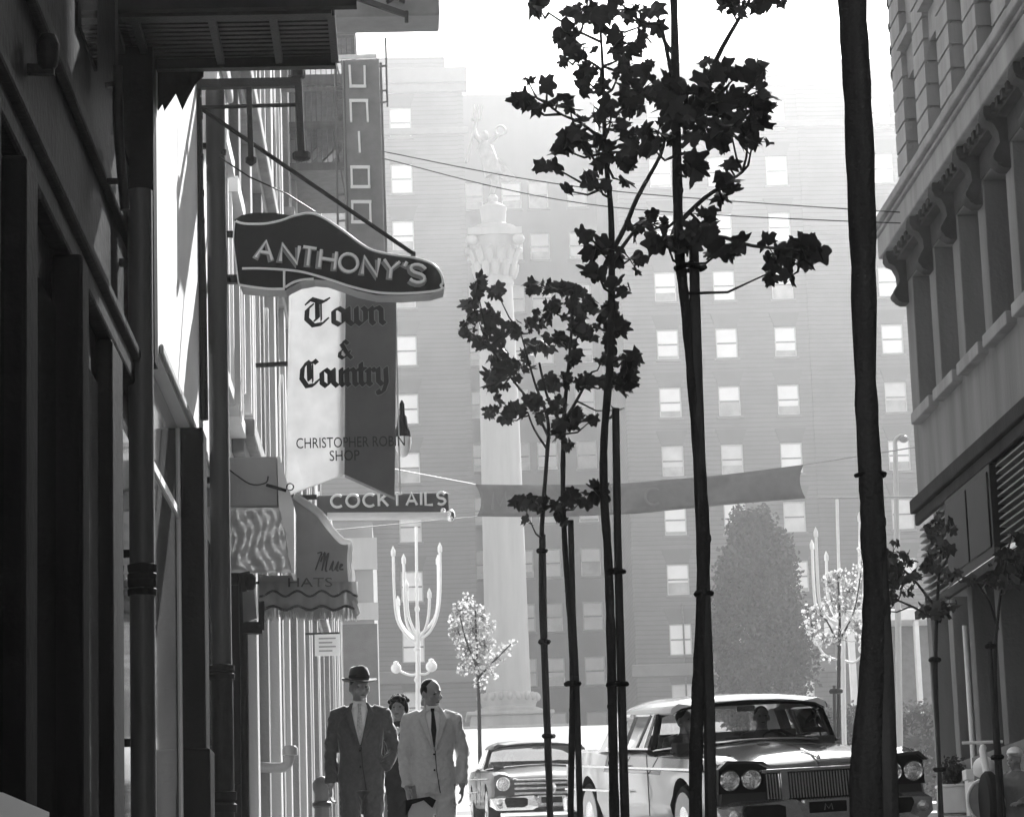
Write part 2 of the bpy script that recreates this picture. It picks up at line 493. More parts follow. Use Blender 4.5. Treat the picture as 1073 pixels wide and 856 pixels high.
rb.box(-30, 4.7, 180.2, 230, HT, HT + .3); rb.box(14.9, 60, 180.2, 230, HT, HT + .3); rb.box(4.5, 15.1, 199.32, 230, HT - 1, 63.2)
rb.build('roof', hotel_trim, hot)
pb = MB(); pb.box(-30, 3.6, 183, 225, HT + .3, HT + 2.2); pb.build('penthouse', hotel_brick, hot)
for a, c in ((-30.3, 5.0), (14.6, 60.3)):
    cb = MB()
    cb.box(a, c, 179.3, 180, HT - .8, HT + .25); cb.box(a, c, 179.6, 180, HT - 1.4, HT - .8)
    cb.build('cornice', hotel_trim, hot, bevel=.05)
    zc = P(790, 131, 180).z; cb = MB()
    cb.box(a, c, 179.7, 180, zc - .25, zc + .2)
    cb.build('string_course', hotel_trim, hot, bevel=.05)
    zc = P(700, 699, 180).z; cb = MB()
    cb.box(a, c, 179.75, 180, zc - .6, zc + .2)
    cb.build('string_course', hotel_trim, hot, bevel=.05)
pb = MB()
pb.box(15.0, 15.35, 179.85, 180, 5, HT - 1.4); pb.box(27.4, 27.9, 179.88, 180, 12, HT - 1.4); pb.box(4.3, 4.6, 179.85, 180, 5, HT - 1.4)
pb.tube([(17.9 + .2, 179.9, 8), (17.9 + .2, 179.9, 22)], .06)
pb.build('pilaster_strips', hotel_brick, hot)
i = 0
for x, z in wingA + wingC:
    i += 1; hotel_window(x, 180, z, WW, WH, hot, i * 7)
for x, z in court:
    if z > zrow0 + 9 * FL: continue
    i += 1; hotel_window(x, 199, z, WW, WH, hot, i * 7 + 3)

# low pale building on the far left side of the square
q0, q1 = P(300, 600, 96), P(409, 600, 96)
low = thing('low_building', 'low pale banded building with a dark shopfront, left of the column', 'building', (q0.x, 96, 5))
mb = MB(); zt = P(390, 546, 96).z
mb.box(q0.x, q1.x - .6, 96.2, 110, 3, zt); mb.build('wall', bricks_low, low)
mb = MB()
for ya, yb, pr in ((563, 596, .18), (631, 649, .2)):
    mb.box(q0.x, q1.x - .45, 96.2 - pr, 96.2, P(390, yb, 96).z, P(390, ya, 96).z)
mb.build('pale_band', stucco_grey, low)
mb = MB(); mb.box(q0.x, q1.x - .5, 96.08, 96.19, zg(0, 96), P(390, 653, 96).z); mb.build('shopfront', shade_and_dark, low)
mb = MB()
mb.box(q0.x + .2, q1.x - 1.5, 96.12, 96.2, P(390, 630, 96).z, P(390, 612, 96).z); mb.box(q0.x + .2, q1.x - 1.5, 96.12, 96.2, P(390, 608, 96).z, P(390, 598, 96).z)
mb.build('window', win_dark, low)

# ================================================================== MONUMENT
mo = thing('victory_column', 'tall pale granite column topped by a winged victory statue', 'monument', P(532, 740, 125))
bx, by = P(532, 700, 125).x, 125.
zz = lambda y: P(530, y, 125).z
mb = MB()
k = 125 / 2900
prof = [(23.5 * k, zz(727)), (22.5 * k, zz(600)), (21 * k, zz(450)), (19.5 * k, zz(350)), (18.2 * k, zz(300))]
mb.lathe((bx, by, 0), prof, 32); mb.build('shaft', granite, mo, smooth=40)
mb = MB()
zb = zg(bx, by) - .3
mb.box(bx - 3.6, bx + 3.6, by - 3.6, by + 3.6, zb, zb + .9); mb.box(bx - 2.6, bx + 2.6, by - 2.6, by + 2.6, zb + .9, zb + 1.5)
mb.box(bx - 1.75, bx + 1.75, by - 1.75, by + 1.75, zb + 1.5, zz(752)); mb.box(bx - 1.95, bx + 1.95, by - 1.95, by + 1.95, zz(752), zz(748))
mb.build('pedestal', granite, mo, bevel=.05)
mb = MB()
mb.lathe((bx, by, 0), [(1.5, zz(748)), (1.55, zz(744)), (1.2, zz(741)), (1.25, zz(737)), (1.35, zz(733)), (1.3, zz(729)), (1.05, zz(726))], 32)
for a in range(20): mb.ell((bx + 1.28 * cos(a * pi / 10), by + 1.28 * sin(a * pi / 10), zz(731)), .17, .17, .2, 8, 6)
mb.build('wreath_base', granite, mo, smooth=50)
mb = MB()
mb.lathe((bx, by, 0), [(18.4 * k, zz(300)), (20 * k, zz(297)), (18.5 * k, zz(293)), (20 * k, zz(275)), (26 * k, zz(258)), (28 * k, zz(252))], 32)
for ring, (ya, yb, r0, r1) in enumerate(((292, 276, 19, 23), (280, 262, 20, 26))):
    for a in range(12):
        t = (a + ring * .5) * pi / 6; c, s_ = cos(t), sin(t)
        mb.tube([(bx + r0 * k * c, by + r0 * k * s_, zz(ya)), (bx + (r0 + 2) * k * c, by + (r0 + 2) * k * s_, zz((ya + yb) / 2)),
                 (bx + r1 * k * c, by + r1 * k * s_, zz(yb)), (bx + (r1 + 2) * k * c, by + (r1 + 2) * k * s_, zz(yb + 4))], [.14, .2, .18, .08], 7)
mb.box(bx - 29 * k, bx + 29 * k, by - 29 * k, by + 29 * k, zz(252), zz(245))
for sx in (-1, 1):
    for sy in (-1, 1): mb.ell((bx + sx * 25 * k, by + sy * 25 * k, zz(257)), .3, .3, .26, 9, 6)
mb.build('capital', granite, mo, smooth=50)
mb = MB()
mb.lathe((bx, by, 0), [(24 * k, zz(245)), (24 * k, zz(239)), (17 * k, zz(237)), (13 * k, zz(234)), (14 * k, zz(222)), (15 * k, zz(218)), (11 * k, zz(215)), (5 * k, zz(212)), (6 * k, zz(208)), (3 * k, zz(204))], 24)
mb.build('drum', granite, mo, smooth=40)
# statue: a striding woman, one foot on the ball, trident in one hand, wreath in the other
S = lambda x, y, dy=0: P(x, y, 125 + dy)
sx = S(522, 204).x - bx
sh = lambda p: Vector((p.x - (P(522, 204, 125).x - bx), p.y, p.z))
mb = MB()
mb.tube([sh(S(521, 203)), sh(S(524, 192)), sh(S(523, 180))], [.1, .16, .24], 10)
mb.tube([sh(S(545, 188, .3)), sh(S(535, 183, .2)), sh(S(525, 176))], [.08, .15, .26], 10)
mb.tube([sh(S(523, 184)), sh(S(518, 165)), sh(S(514, 155)), sh(S(513, 148))], [.42, .36, .38, .16], 12)
mb.ell(sh(S(513, 143)), .22, .24, .27)
mb.tube([sh(S(512, 151)), sh(S(504, 142)), sh(S(502, 132))], [.16, .12, .08], 8)
mb.tube([sh(S(515, 152)), sh(S(523, 146)), sh(S(529, 141))], [.16, .11, .08], 8)
mb.build('statue', bronze, mo, smooth=60)
mb = MB()
for ddx in (0, .0): pass
mb.prism([sh(S(516, 178)), sh(S(528, 165)), sh(S(547, 187)), sh(S(540, 190)), sh(S(530, 186))], (0, .25, 0)); mb.build('drapery', bronze, mo)
mb = MB()
mb.tube([sh(S(494, 170)), sh(S(505, 125))], .07, 8)
for dx in (-4, 0, 4): mb.tube([sh(S(505 + dx, 126)), sh(S(507 + dx, 110))], [.05, .03], 6)
mb.tube([sh(S(501, 126)), sh(S(509, 125))], .05, 6)
mb.build('trident', bronze, mo)
mb = MB(); c = sh(S(530, 137))
mb.tube([c + Vector((.24 * cos(a * pi / 8), 0, .24 * sin(a * pi / 8))) for a in range(17)], .06, 6); mb.build('wreath', bronze, mo)

# ================================================================== LEAVES AND TREES
LEAF = [(0, 1.), (9, .86), (17, .8), (26, .66), (36, .74), (47, .93), (55, .9), (64, .78), (80, .58), (94, .64), (108, .74), (122, .6), (145, .46), (168, .34), (180, .12)]


def leaf(mb, c, r, rr, droop=None):
    c = Vector(c)
    # leaf plane: tip mostly hangs down, blade turned anywhere
    tip = Vector((rr.uniform(-1, 1), rr.uniform(-1, 1), rr.uniform(-1.3, .55))).normalized()
    n = Vector((rr.uniform(-1, 1), -abs(rr.gauss(0, 1)) - .15, rr.uniform(-.8, .8)))
    n = (n - tip * n.dot(tip)).normalized(); sd = tip.cross(n)
    dp = rr.uniform(.75, 1.35); fold = rr.uniform(-.2, .55); curl = rr.uniform(-.15, .55); wd = rr.uniform(.85, 1.15)
    pts = []
    full = [(a, q) for a, q in LEAF] + [(-a, q) for a, q in LEAF[-2:0:-1]]
    for a, q in full:
        if a and abs(a) < 150 and q < .7: q = max(.22, q ** dp)
        q *= rr.uniform(.84, 1.12)
        u, w = q * cos(R(a)), q * sin(R(a)) * wd
        pts.append(c + tip * (u * r) + sd * (w * r) + n * r * (fold * abs(w) - curl * u * u))
    mb.add([c] + pts, [(0, i + 1, (i + 1) % len(pts) + 1) for i in range(len(pts))])


def taper(pts_px, Y, rscale=1.):
    pts = [P(a, b, Y + (q[3] if len(q) > 3 else 0)) for q in pts_px for a, b in [(q[0], q[1])]]
    return pts, [q[2] * Y / 2900 * rscale for q in pts_px]


def smooth_path(pts, rs, n=5):
    out, ro = [], []
    for i in range(len(pts) - 1):
        p0, p1, p2, p3 = pts[max(i - 1, 0)], pts[i], pts[i + 1], pts[min(i + 2, len(pts) - 1)]
        for j in range(n):
            t = j / n
            out.append(.5 * ((2 * p1) + (p2 - p0) * t + (2 * p0 - 5 * p1 + 4 * p2 - p3) * t * t + (3 * p1 - p0 - 3 * p2 + p3) * t ** 3))
            ro.append(rs[i] * (1 - t) + rs[i + 1] * t)
    return out + [pts[-1]], ro + [rs[-1]]


def street_tree(label, Y, trunk, stake, ties, blobs, leafpx, branches=(), crown_d=.5, seed=1, leafm=None, group='young plane trees along the lane', density=1.):
    rr = random.Random(seed)
    tp, tr = taper(trunk, Y)
    foot = tp[-1].copy(); foot.z = zg(foot.x, Y) + .1
    dz = tp[-1].z - foot.z
    root = thing('plane_tree', label, 'tree', foot, None, group)
    if dz > .05: tp.append(foot); tr.append(tr[-1] * 1.15)
    sp, sr = smooth_path(tp, tr)
    sr = [r * (1 + rr.uniform(-.07, .1)) for r in sr]
    mb = MB(); mb.tube(sp, sr, 10)
    for _ in range(10):
        i = rr.randrange(len(sp)); a = rr.uniform(0, 6.28)
        mb.ell(sp[i] + Vector((cos(a), sin(a), 0)) * sr[i] * .7, sr[i] * .5, sr[i] * .5, sr[i] * .8, 7, 5)
    t = mb.build('trunk', bark, root, smooth=60)
    if branches or blobs:
        mb = MB()
        cand = list(sp)
        for br in branches:
            bp, brr = taper(br, Y, 1.45); bp, brr = smooth_path(bp, brr, 4); mb.tube(bp, brr, 6); cand += bp
        lf = MB()
        for cx, cy, rx, ry, n in blobs:
            n = max(1, round(n * density * 1.15)); bd = rr.uniform(-crown_d, crown_d); bc = P(cx, cy, Y + bd)
            # twig back to the nearest point of the trunk or a branch, a little below the clump
            best = min(cand, key=lambda q: (q - bc).length + max(0, q.z - bc.z) * 2)
            if (best - bc).length < 2.5 * Y / 11:
                mid = best.lerp(bc, .5) - Vector((0, 0, .04)); mb.tube([best, mid, bc], [.12 * leafpx * Y / 2900, .09 * leafpx * Y / 2900, .05 * leafpx * Y / 2900], 5)
            for _ in range(n):
                a = rr.uniform(0, 2 * pi); q = math.sqrt(rr.random())
                p = P(cx + rx * q * cos(a), cy + ry * q * sin(a), Y + bd + rr.uniform(-.12, .12))
                leaf(lf, p, leafpx * rr.uniform(.55, 1.3) * Y / 2900, rr)
                mb.tube([bc, p], [.045 * leafpx * Y / 2900, .03 * leafpx * Y / 2900], 4)
        mb.build('branches', bark, root)
        lf.build('crown', leafm or leaf_dark, root)
    if stake:
        kp, kr = taper(stake, Y)
        f2 = kp[-1].copy(); f2.z = zg(f2.x, Y) + .1
        if kp[-1].z - f2.z > .05: kp.append(f2); kr.append(kr[-1])
        mb = MB(); mb.tube(kp, [r * rr.uniform(.95, 1.05) for r in kr], 9); mb.build('stake', stake_m, root, smooth=40)
        for yy, xa, xb in ties:
            mb = MB(); a, b = P(xa, yy, Y), P(xb, yy, Y)
            c = (a + b) / 2; rx = (b - a).length / 2
            mb.tube([c + Vector((rx * cos(q * pi / 8), rx * .55 * sin(q * pi / 8), rr.uniform(-.004, .004))) for q in range(17)], 2.6 * Y / 2900, 6)
            mb.tube([c + Vector((0, -rx * .55, -.01)), c + Vector((0, -rx * .6, .02))], 3.2 * Y / 2900, 6)
            mb.build('tie', rubber, root, smooth=60)
    return root


# nearest trunk: only its stem is in the picture, its crown is above
street_tree('thick dark trunk of the nearest street tree, strapped to a stake', 7.0,
            [(884, -260, 11), (890, -120, 13), (893, 0, 15), (899, 110, 15.5), (904, 250, 14.5), (907, 400, 12), (912, 500, 12), (915, 560, 13), (917, 640, 13), (914, 720, 15), (908, 860, 17)],
            [(908, 420, 8), (915, 500, 10), (921, 600, 10), (926, 700, 11), (931, 860, 11.5)], [(497, 897, 927)],
            [(860, -330, 60, 50, 10), (930, -300, 60, 60, 12), (890, -400, 60, 50, 10)], 34, (), .3, 3)
B2 = [(765, 7, 12, 7, 4), (800, 3, 16, 5, 4), (652, 6, 14, 8, 3), (715, 110, 14, 20, 8), (735, 105, 15, 14, 8), (748, 72, 11, 9, 4), (760, 105, 13, 14, 6), (777, 112, 13, 12, 6),
      (796, 76, 8, 8, 3), (773, 79, 9, 3, 2), (797, 95, 10, 9, 4), (801, 115, 8, 8, 4), (785, 130, 13, 11, 6), (765, 135, 15, 11, 7), (740, 136, 13, 11, 6),
      (720, 138, 11, 11, 5), (789, 148, 12, 5, 3), (727, 170, 7, 8, 3), (763, 173, 5, 3, 1), (763, 186, 6, 3, 2), (762, 203, 8, 3, 2), (692, 108, 11, 13, 6),
      (690, 138, 11, 10, 5), (683, 155, 8, 8, 3), (695, 90, 9, 8, 4), (682, 235, 12, 8, 4), (697, 250, 9, 8, 4), (710, 256, 8, 7, 3), (734, 245, 14, 9, 6),
      (765, 256, 12, 8, 5), (752, 262, 7, 7, 2), (810, 266, 13, 9, 5), (830, 270, 12, 7, 4), (835, 255, 9, 5, 2), (850, 259, 10, 4, 3), (808, 285, 4, 8, 2), (831, 288, 6, 7, 2), (745, 226, 7, 5, 2)]
street_tree('second street tree back, tall dark stem whose big lobed leaves spread to the right', 11.1,
            [(702, -60, 3.2), (706, 0, 4), (708, 100, 4.6), (710, 200, 5.5), (712, 265, 5.5), (718, 320, 5.5), (726, 400, 6), (734, 500, 6.5), (737, 580, 7), (735, 660, 7), (731, 740, 7), (729, 860, 7)],
            [(727, 259, 5.5), (730, 400, 6.8), (734, 520, 7), (739, 640, 6.5), (743, 740, 6.5), (745, 860, 6.8)], [(281, 708, 739), (622, 729, 746)],
            [(a, b, c * 1.45, d * 1.4, e) for a, b, c, d, e in B2], 15.5, [[(710, 235, 2), (738, 208, 1.6), (765, 190, 1.2), (778, 180, .8)], [(709, 128, 3), (735, 95, 2.4), (757, 50, 1.8), (783, 5, 1.2), (800, -30, 1)],
                     [(712, 258, 2), (750, 248, 1.6), (790, 258, 1.3), (840, 262, 1)], [(709, 60, 2), (697, 45, 1.6), (690, 20, 1)], [(708, 95, 2), (700, 60, 1.6), (694, 30, 1)]], .3, 5, density=1.45)
B3 = [(567, 12, 10, 5, 3), (612, 10, 15, 11, 6), (628, 18, 10, 8, 3), (655, 10, 16, 10, 5), (586, 42, 4, 4, 1), (597, 37, 11, 11, 5), (612, 50, 7, 5, 2), (594, 63, 7, 4, 2),
      (612, 82, 11, 9, 4), (628, 90, 8, 5, 2), (553, 85, 4, 2, 1), (573, 88, 6, 3, 2), (552, 108, 9, 6, 3), (569, 112, 8, 5, 3), (585, 104, 4, 2, 1), (600, 128, 8, 12, 4),
      (622, 119, 4, 6, 2), (640, 128, 11, 11, 5), (655, 110, 13, 11, 6), (672, 95, 13, 11, 6), (668, 70, 13, 9, 5), (660, 45, 13, 9, 5), (680, 25, 12, 12, 6), (650, 75, 9, 7, 3),
      (610, 150, 11, 11, 5), (625, 160, 12, 12, 5), (640, 165, 13, 9, 5), (590, 157, 7, 6, 3), (578, 174, 8, 5, 3), (624, 187, 9, 7, 4), (650, 189, 8, 4, 2), (665, 145, 12, 11, 6),
      (617, 248, 7, 5, 2), (628, 262, 9, 5, 3), (625, 284, 6, 4, 2), (668, 236, 8, 7, 3), (660, 272, 11, 10, 4), (650, 300, 7, 7, 2), (641, 330, 7, 9, 4), (646, 350, 9, 9, 4),
      (655, 375, 9, 9, 4), (648, 395, 8, 7, 3), (661, 398, 6, 5, 2), (594, 200, 2, 4, 1), (622, 512, 7, 5, 2)]
street_tree('third street tree back, slender dark stem with big leaves at its very top', 15.6,
            [(628, 15, 1.3), (631, 60, 1.6), (633, 110, 2), (634, 160, 2.4), (640, 220, 3), (641, 290, 3.6), (639, 380, 4), (633, 460, 4), (633, 520, 4.2), (637, 580, 4.5), (640, 660, 4.8), (642, 760, 5), (644, 860, 5.2)],
            [(645, 428, 4), (647, 560, 4.4), (650, 680, 4.6), (655, 860, 4.8)], [(599, 636, 654), (717, 637, 657)],
            [(a, b, c * 1.45, d * 1.4, e) for a, b, c, d, e in B3], 14.5, [[(641, 264, 2), (655, 238, 1.9), (668, 207, 1.7), (692, 163, 1.3), (697, 140, 1)], [(632, 75, 1.4), (620, 66, 1), (606, 60, .7)], [(641, 275, 2), (655, 255, 1.4), (668, 238, 1)],
                     [(634, 150, 1.5), (610, 130, 1.1), (588, 120, .9), (572, 108, .7)], [(631, 45, 1.2), (600, 30, .9), (575, 14, .7)]], .4, 6, density=1.45)
B4 = [(560, 300, 11, 7, 5), (578, 300, 13, 7, 6), (600, 310, 13, 11, 7), (575, 325, 13, 11, 7), (600, 335, 13, 13, 8), (615, 320, 9, 11, 5), (620, 345, 11, 11, 6), (590, 355, 11, 9, 6),
      (602, 375, 9, 8, 4), (610, 400, 11, 9, 6), (590, 395, 7, 7, 3), (585, 425, 11, 9, 6), (600, 440, 11, 9, 6), (585, 450, 7, 9, 4), (620, 440, 7, 5, 3), (640, 400, 9, 9, 4), (655, 405, 9, 9, 4),
      (660, 385, 7, 7, 3), (597, 465, 5, 5, 2), (632, 375, 9, 9, 4), (585, 535, 7, 7, 3), (600, 520, 9, 7, 4), (611, 522, 8, 4, 2), (590, 548, 6, 5, 2), (573, 526, 7, 5, 3), (645, 430, 7, 6, 2)]
street_tree('fourth street tree back, thin stem with a stake, small leafy crown to its right', 20.2,
            [(603, 300, 1.2), (596, 380, 1.6), (591, 440, 2.4), (590, 520, 2.7), (593, 590, 2.9), (598, 660, 3), (600, 720, 3.1), (598, 860, 3.4)],
            [(598, 545, 3), (600, 640, 3.2), (604, 720, 3.3), (608, 860, 3.5)], [(716, 593, 607)],
            B4, 9.5, [[(592, 440, 1.4), (604, 420, 1.1), (620, 390, .8)], [(592, 450, 1.2), (575, 420, 1), (565, 380, .8)]], .5, 8, density=1.9)
B5 = [(500, 300, 8, 9, 5), (520, 305, 5, 5, 3), (498, 325, 11, 13, 8), (490, 345, 7, 9, 4), (515, 330, 11, 11, 7), (510, 355, 13, 11, 8), (535, 345, 13, 13, 8), (560, 340, 9, 9, 5),
      (570, 360, 9, 7, 5), (525, 375, 13, 11, 8), (545, 385, 11, 11, 6), (523, 392, 13, 9, 6), (520, 403, 10, 6, 4), (560, 418, 9, 7, 5), (540, 430, 11, 5, 5), (514, 430, 8, 4, 4), (521, 418, 5, 4, 2),
      (565, 435, 7, 5, 3), (530, 440, 7, 4, 2), (547, 525, 10, 5, 3), (560, 530, 7, 4, 3), (555, 545, 5, 3, 1), (575, 400, 7, 7, 3), (553, 365, 9, 9, 4)]
street_tree('fifth street tree back, thin wavy stem with a low leafy crown to its left', 24.4,
            [(546, 350, .8), (560, 400, 1.2), (574, 440, 1.9), (573, 480, 2.2), (568, 550, 2.4), (567, 620, 2.5), (570, 700, 2.6), (573, 780, 2.7), (576, 860, 2.8)],
            [(570, 560, 1.8), (572, 680, 2), (576, 780, 2.1), (578, 860, 2.1)], [(577, 564, 572), (672, 566, 575), (771, 570, 580)],
            B5, 9.5, [[(576, 460, 1.2), (558, 425, 1), (535, 395, .8), (512, 360, .6)], [(573, 470, 1), (560, 450, .8), (553, 432, .6)]], .5, 9, density=2.0)
# small trees on the right-hand pavement
BR1 = [(936, 578, 10, 12, 9), (930, 600, 12, 16, 14), (945, 612, 12, 12, 9), (950, 590, 6, 8, 4), (930, 628, 12, 9, 8), (955, 605, 6, 7, 4), (975, 560, 8, 8, 6), (985, 545, 8, 10, 8), (995, 550, 7, 6, 4), (985, 575, 11, 9, 8),
       (978, 590, 10, 8, 7), (998, 600, 6, 8, 4), (972, 635, 9, 9, 7), (985, 640, 10, 8, 8), (995, 632, 8, 6, 4), (920, 570, 8, 10, 5), (924, 640, 8, 6, 4)]
street_tree('dark leafy young tree beside the shop canopy, left of a thinner one', 31.5,
            [(988, 550, 1), (984, 600, 1.4), (981, 660, 1.8), (981, 720, 2), (984, 800, 2.1), (985, 860, 2.2)],
            [(977, 688, 2.4), (982, 760, 2.4), (987, 860, 2.4)], [(691, 975, 984), (806, 980, 989)], BR1, 9,
            [[(983, 640, 1.1), (960, 610, .9), (940, 590, .7), (930, 575, .6)], [(982, 650, 1.1), (955, 635, .8), (930, 625, .6)], [(985, 600, .9), (995, 580, .6)]], .35, 12, group='young trees on the far pavement')
BR2 = [(1040, 600, 8, 10, 8), (1052, 595, 9, 9, 8), (1062, 580, 8, 14, 8), (1070, 600, 8, 12, 8), (1045, 580, 6, 6, 3), (1070, 560, 6, 8, 4), (1035, 612, 6, 6, 3), (1058, 612, 8, 6, 4), (1078, 580, 10, 20, 8), (1018, 605, 7, 6, 3)]
street_tree('thin young tree at the shop canopy, right of a leafier one', 28.3,
            [(1060, 560, .9), (1050, 610, 1.3), (1043, 680, 1.9), (1044, 740, 2), (1048, 800, 2.1), (1052, 860, 2.2)],
            [(1037, 672, 2.2), (1042, 760, 2.3), (1048, 860, 2.3)], [(677, 1034, 1042), (793, 1040, 1050)], BR2, 9,
            [[(1046, 660, 1), (1036, 630, .8), (1020, 606, .6)]], .35, 13, group='young trees on the far pavement')
# pale sunlit trees across the street
BP1 = [(482, 640, 7, 8, 18), (490, 628, 6, 6, 12), (480, 662, 8, 9, 20), (494, 660, 9, 10, 22), (503, 645, 8, 9, 16), (490, 680, 10, 10, 22), (508, 675, 10, 9, 20), (500, 695, 10, 8, 18), (520, 690, 8, 5, 8), (530, 680, 6, 6, 8),
       (538, 671, 3, 3, 3), (486, 700, 6, 6, 8), (503, 715, 6, 6, 8), (476, 648, 4, 5, 6), (515, 705, 6, 5, 6), (512, 655, 6, 7, 8)]
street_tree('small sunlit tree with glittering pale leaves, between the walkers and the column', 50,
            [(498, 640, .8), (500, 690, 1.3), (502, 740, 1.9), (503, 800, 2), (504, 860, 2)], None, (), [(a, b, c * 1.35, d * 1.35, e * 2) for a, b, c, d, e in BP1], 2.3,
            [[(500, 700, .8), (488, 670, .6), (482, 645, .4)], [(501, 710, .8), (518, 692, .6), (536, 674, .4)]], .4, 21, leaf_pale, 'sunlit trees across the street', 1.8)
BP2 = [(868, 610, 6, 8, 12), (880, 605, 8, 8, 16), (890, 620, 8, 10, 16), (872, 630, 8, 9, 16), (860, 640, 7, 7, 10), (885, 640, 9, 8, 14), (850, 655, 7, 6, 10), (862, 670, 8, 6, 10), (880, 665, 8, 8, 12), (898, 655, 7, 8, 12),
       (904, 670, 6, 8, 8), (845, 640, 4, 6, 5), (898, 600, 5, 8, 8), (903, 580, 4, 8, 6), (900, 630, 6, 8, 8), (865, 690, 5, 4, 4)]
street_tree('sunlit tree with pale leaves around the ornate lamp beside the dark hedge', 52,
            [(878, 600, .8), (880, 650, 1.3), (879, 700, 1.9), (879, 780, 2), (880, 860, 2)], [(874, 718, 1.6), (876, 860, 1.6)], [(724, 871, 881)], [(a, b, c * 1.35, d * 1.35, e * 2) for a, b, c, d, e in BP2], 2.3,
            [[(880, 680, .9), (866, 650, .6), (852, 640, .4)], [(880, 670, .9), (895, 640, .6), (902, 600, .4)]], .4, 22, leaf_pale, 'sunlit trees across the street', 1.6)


def clump_mass(mb, pts, r, rr, n=3):
    for p in pts:
        for _ in range(n):
            a = Vector((rr.gauss(0, 1), rr.gauss(0, 1), rr.gauss(0, 1))).normalized(); b = a.cross(Vector((rr.gauss(0, 1), rr.gauss(0, 1), rr.gauss(0, 1)))).normalized()
            c = p + Vector((rr.gauss(0, r), rr.gauss(0, r), rr.gauss(0, r))); s = r * rr.uniform(.7, 1.4)
            mb.add([c - a * s, c + b * s * .6, c + a * s, c - b * s * .6], [(0, 1, 2, 3)])


# the big clipped cypress in the square
def big_tree(label, px0, px1, ytop, Y, seed, m, group, n=3600, shape=.55, ybot=790):
    rr = random.Random(seed); a, b = P(px0, 700, Y), P(px1, 700, Y); top = P((px0 + px1) / 2, ytop, Y)
    cx = (a.x + b.x) / 2; rad = (b.x - a.x) / 2; zb = max(zg(cx, Y), P(500, ybot, Y).z)
    root = thing('cypress_tree', label, 'tree', (cx, Y, zb), None, group)
    mb = MB(); mb.tube([(cx, Y, zb - .2), (cx, Y, zb + (top.z - zb) * .8)], [.3, .06], 10); mb.build('trunk', bark, root)
    mb = MB(); Hh = top.z - zb; pts = []
    for c_ in range(330):
        t = rr.random() ** .85; prof = (1 - t ** 2.3) ** .62 * (1 if t > .12 else .82 + t * 1.5)
        an = rr.uniform(0, 2 * pi); q = rad * prof * rr.uniform(.55, 1.04) * (1 + .08 * sin(3 * an + 9 * t))
        cc = Vector((cx + q * cos(an), Y + q * sin(an), zb + .1 + t * Hh)); L_ = rr.uniform(.4, 1.1); lean = Vector((cos(an) * .35, sin(an) * .35, 1)).normalized()
        for _ in range(n // 330 + 3):
            h_ = rr.random(); w_ = .26 * (1 - h_ * .75); pts.append(cc + lean * (h_ * L_) + Vector((rr.gauss(0, w_), rr.gauss(0, w_), rr.gauss(0, .1))))
    clump_mass(mb, pts, .085, rr, 4); mb.build('crown', m, root)
    return root


big_tree('big dense dark cypress standing in front of the hotel, above the car roof', 752, 846, 558, 95, 31, leaf_cyp, None, 9000)
# hedge along the square
hx0, hx1 = P(840, 742, 71).x, P(1010, 742, 71).x
def hedge(label, x0, x1, Y, ztop, seed, fol=leaf_mid):
    rr = random.Random(seed); zb = zg((x0 + x1) / 2, Y); root = thing('hedge', label, 'hedge', ((x0 + x1) / 2, Y, zb))
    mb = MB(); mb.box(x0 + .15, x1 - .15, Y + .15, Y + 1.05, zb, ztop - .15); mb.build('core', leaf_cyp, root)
    mb = MB(); pts = []
    for _ in range(int((x1 - x0) * (ztop - zb) * 90)): pts.append(Vector((rr.uniform(x0, x1), Y + rr.uniform(-.08, .2), rr.uniform(zb, ztop + .05))))
    for _ in range(int((x1 - x0) * 100)): pts.append(Vector((rr.uniform(x0, x1), Y + rr.uniform(0, 1.2), ztop + rr.uniform(-.12, .1))))
    clump_mass(mb, pts, .055, rr, 3); mb.build('foliage', fol, root)
hedge('long clipped hedge behind the parked car on the far side of the street', hx0, hx1, 71, P(930, 742, 71).z, 41)

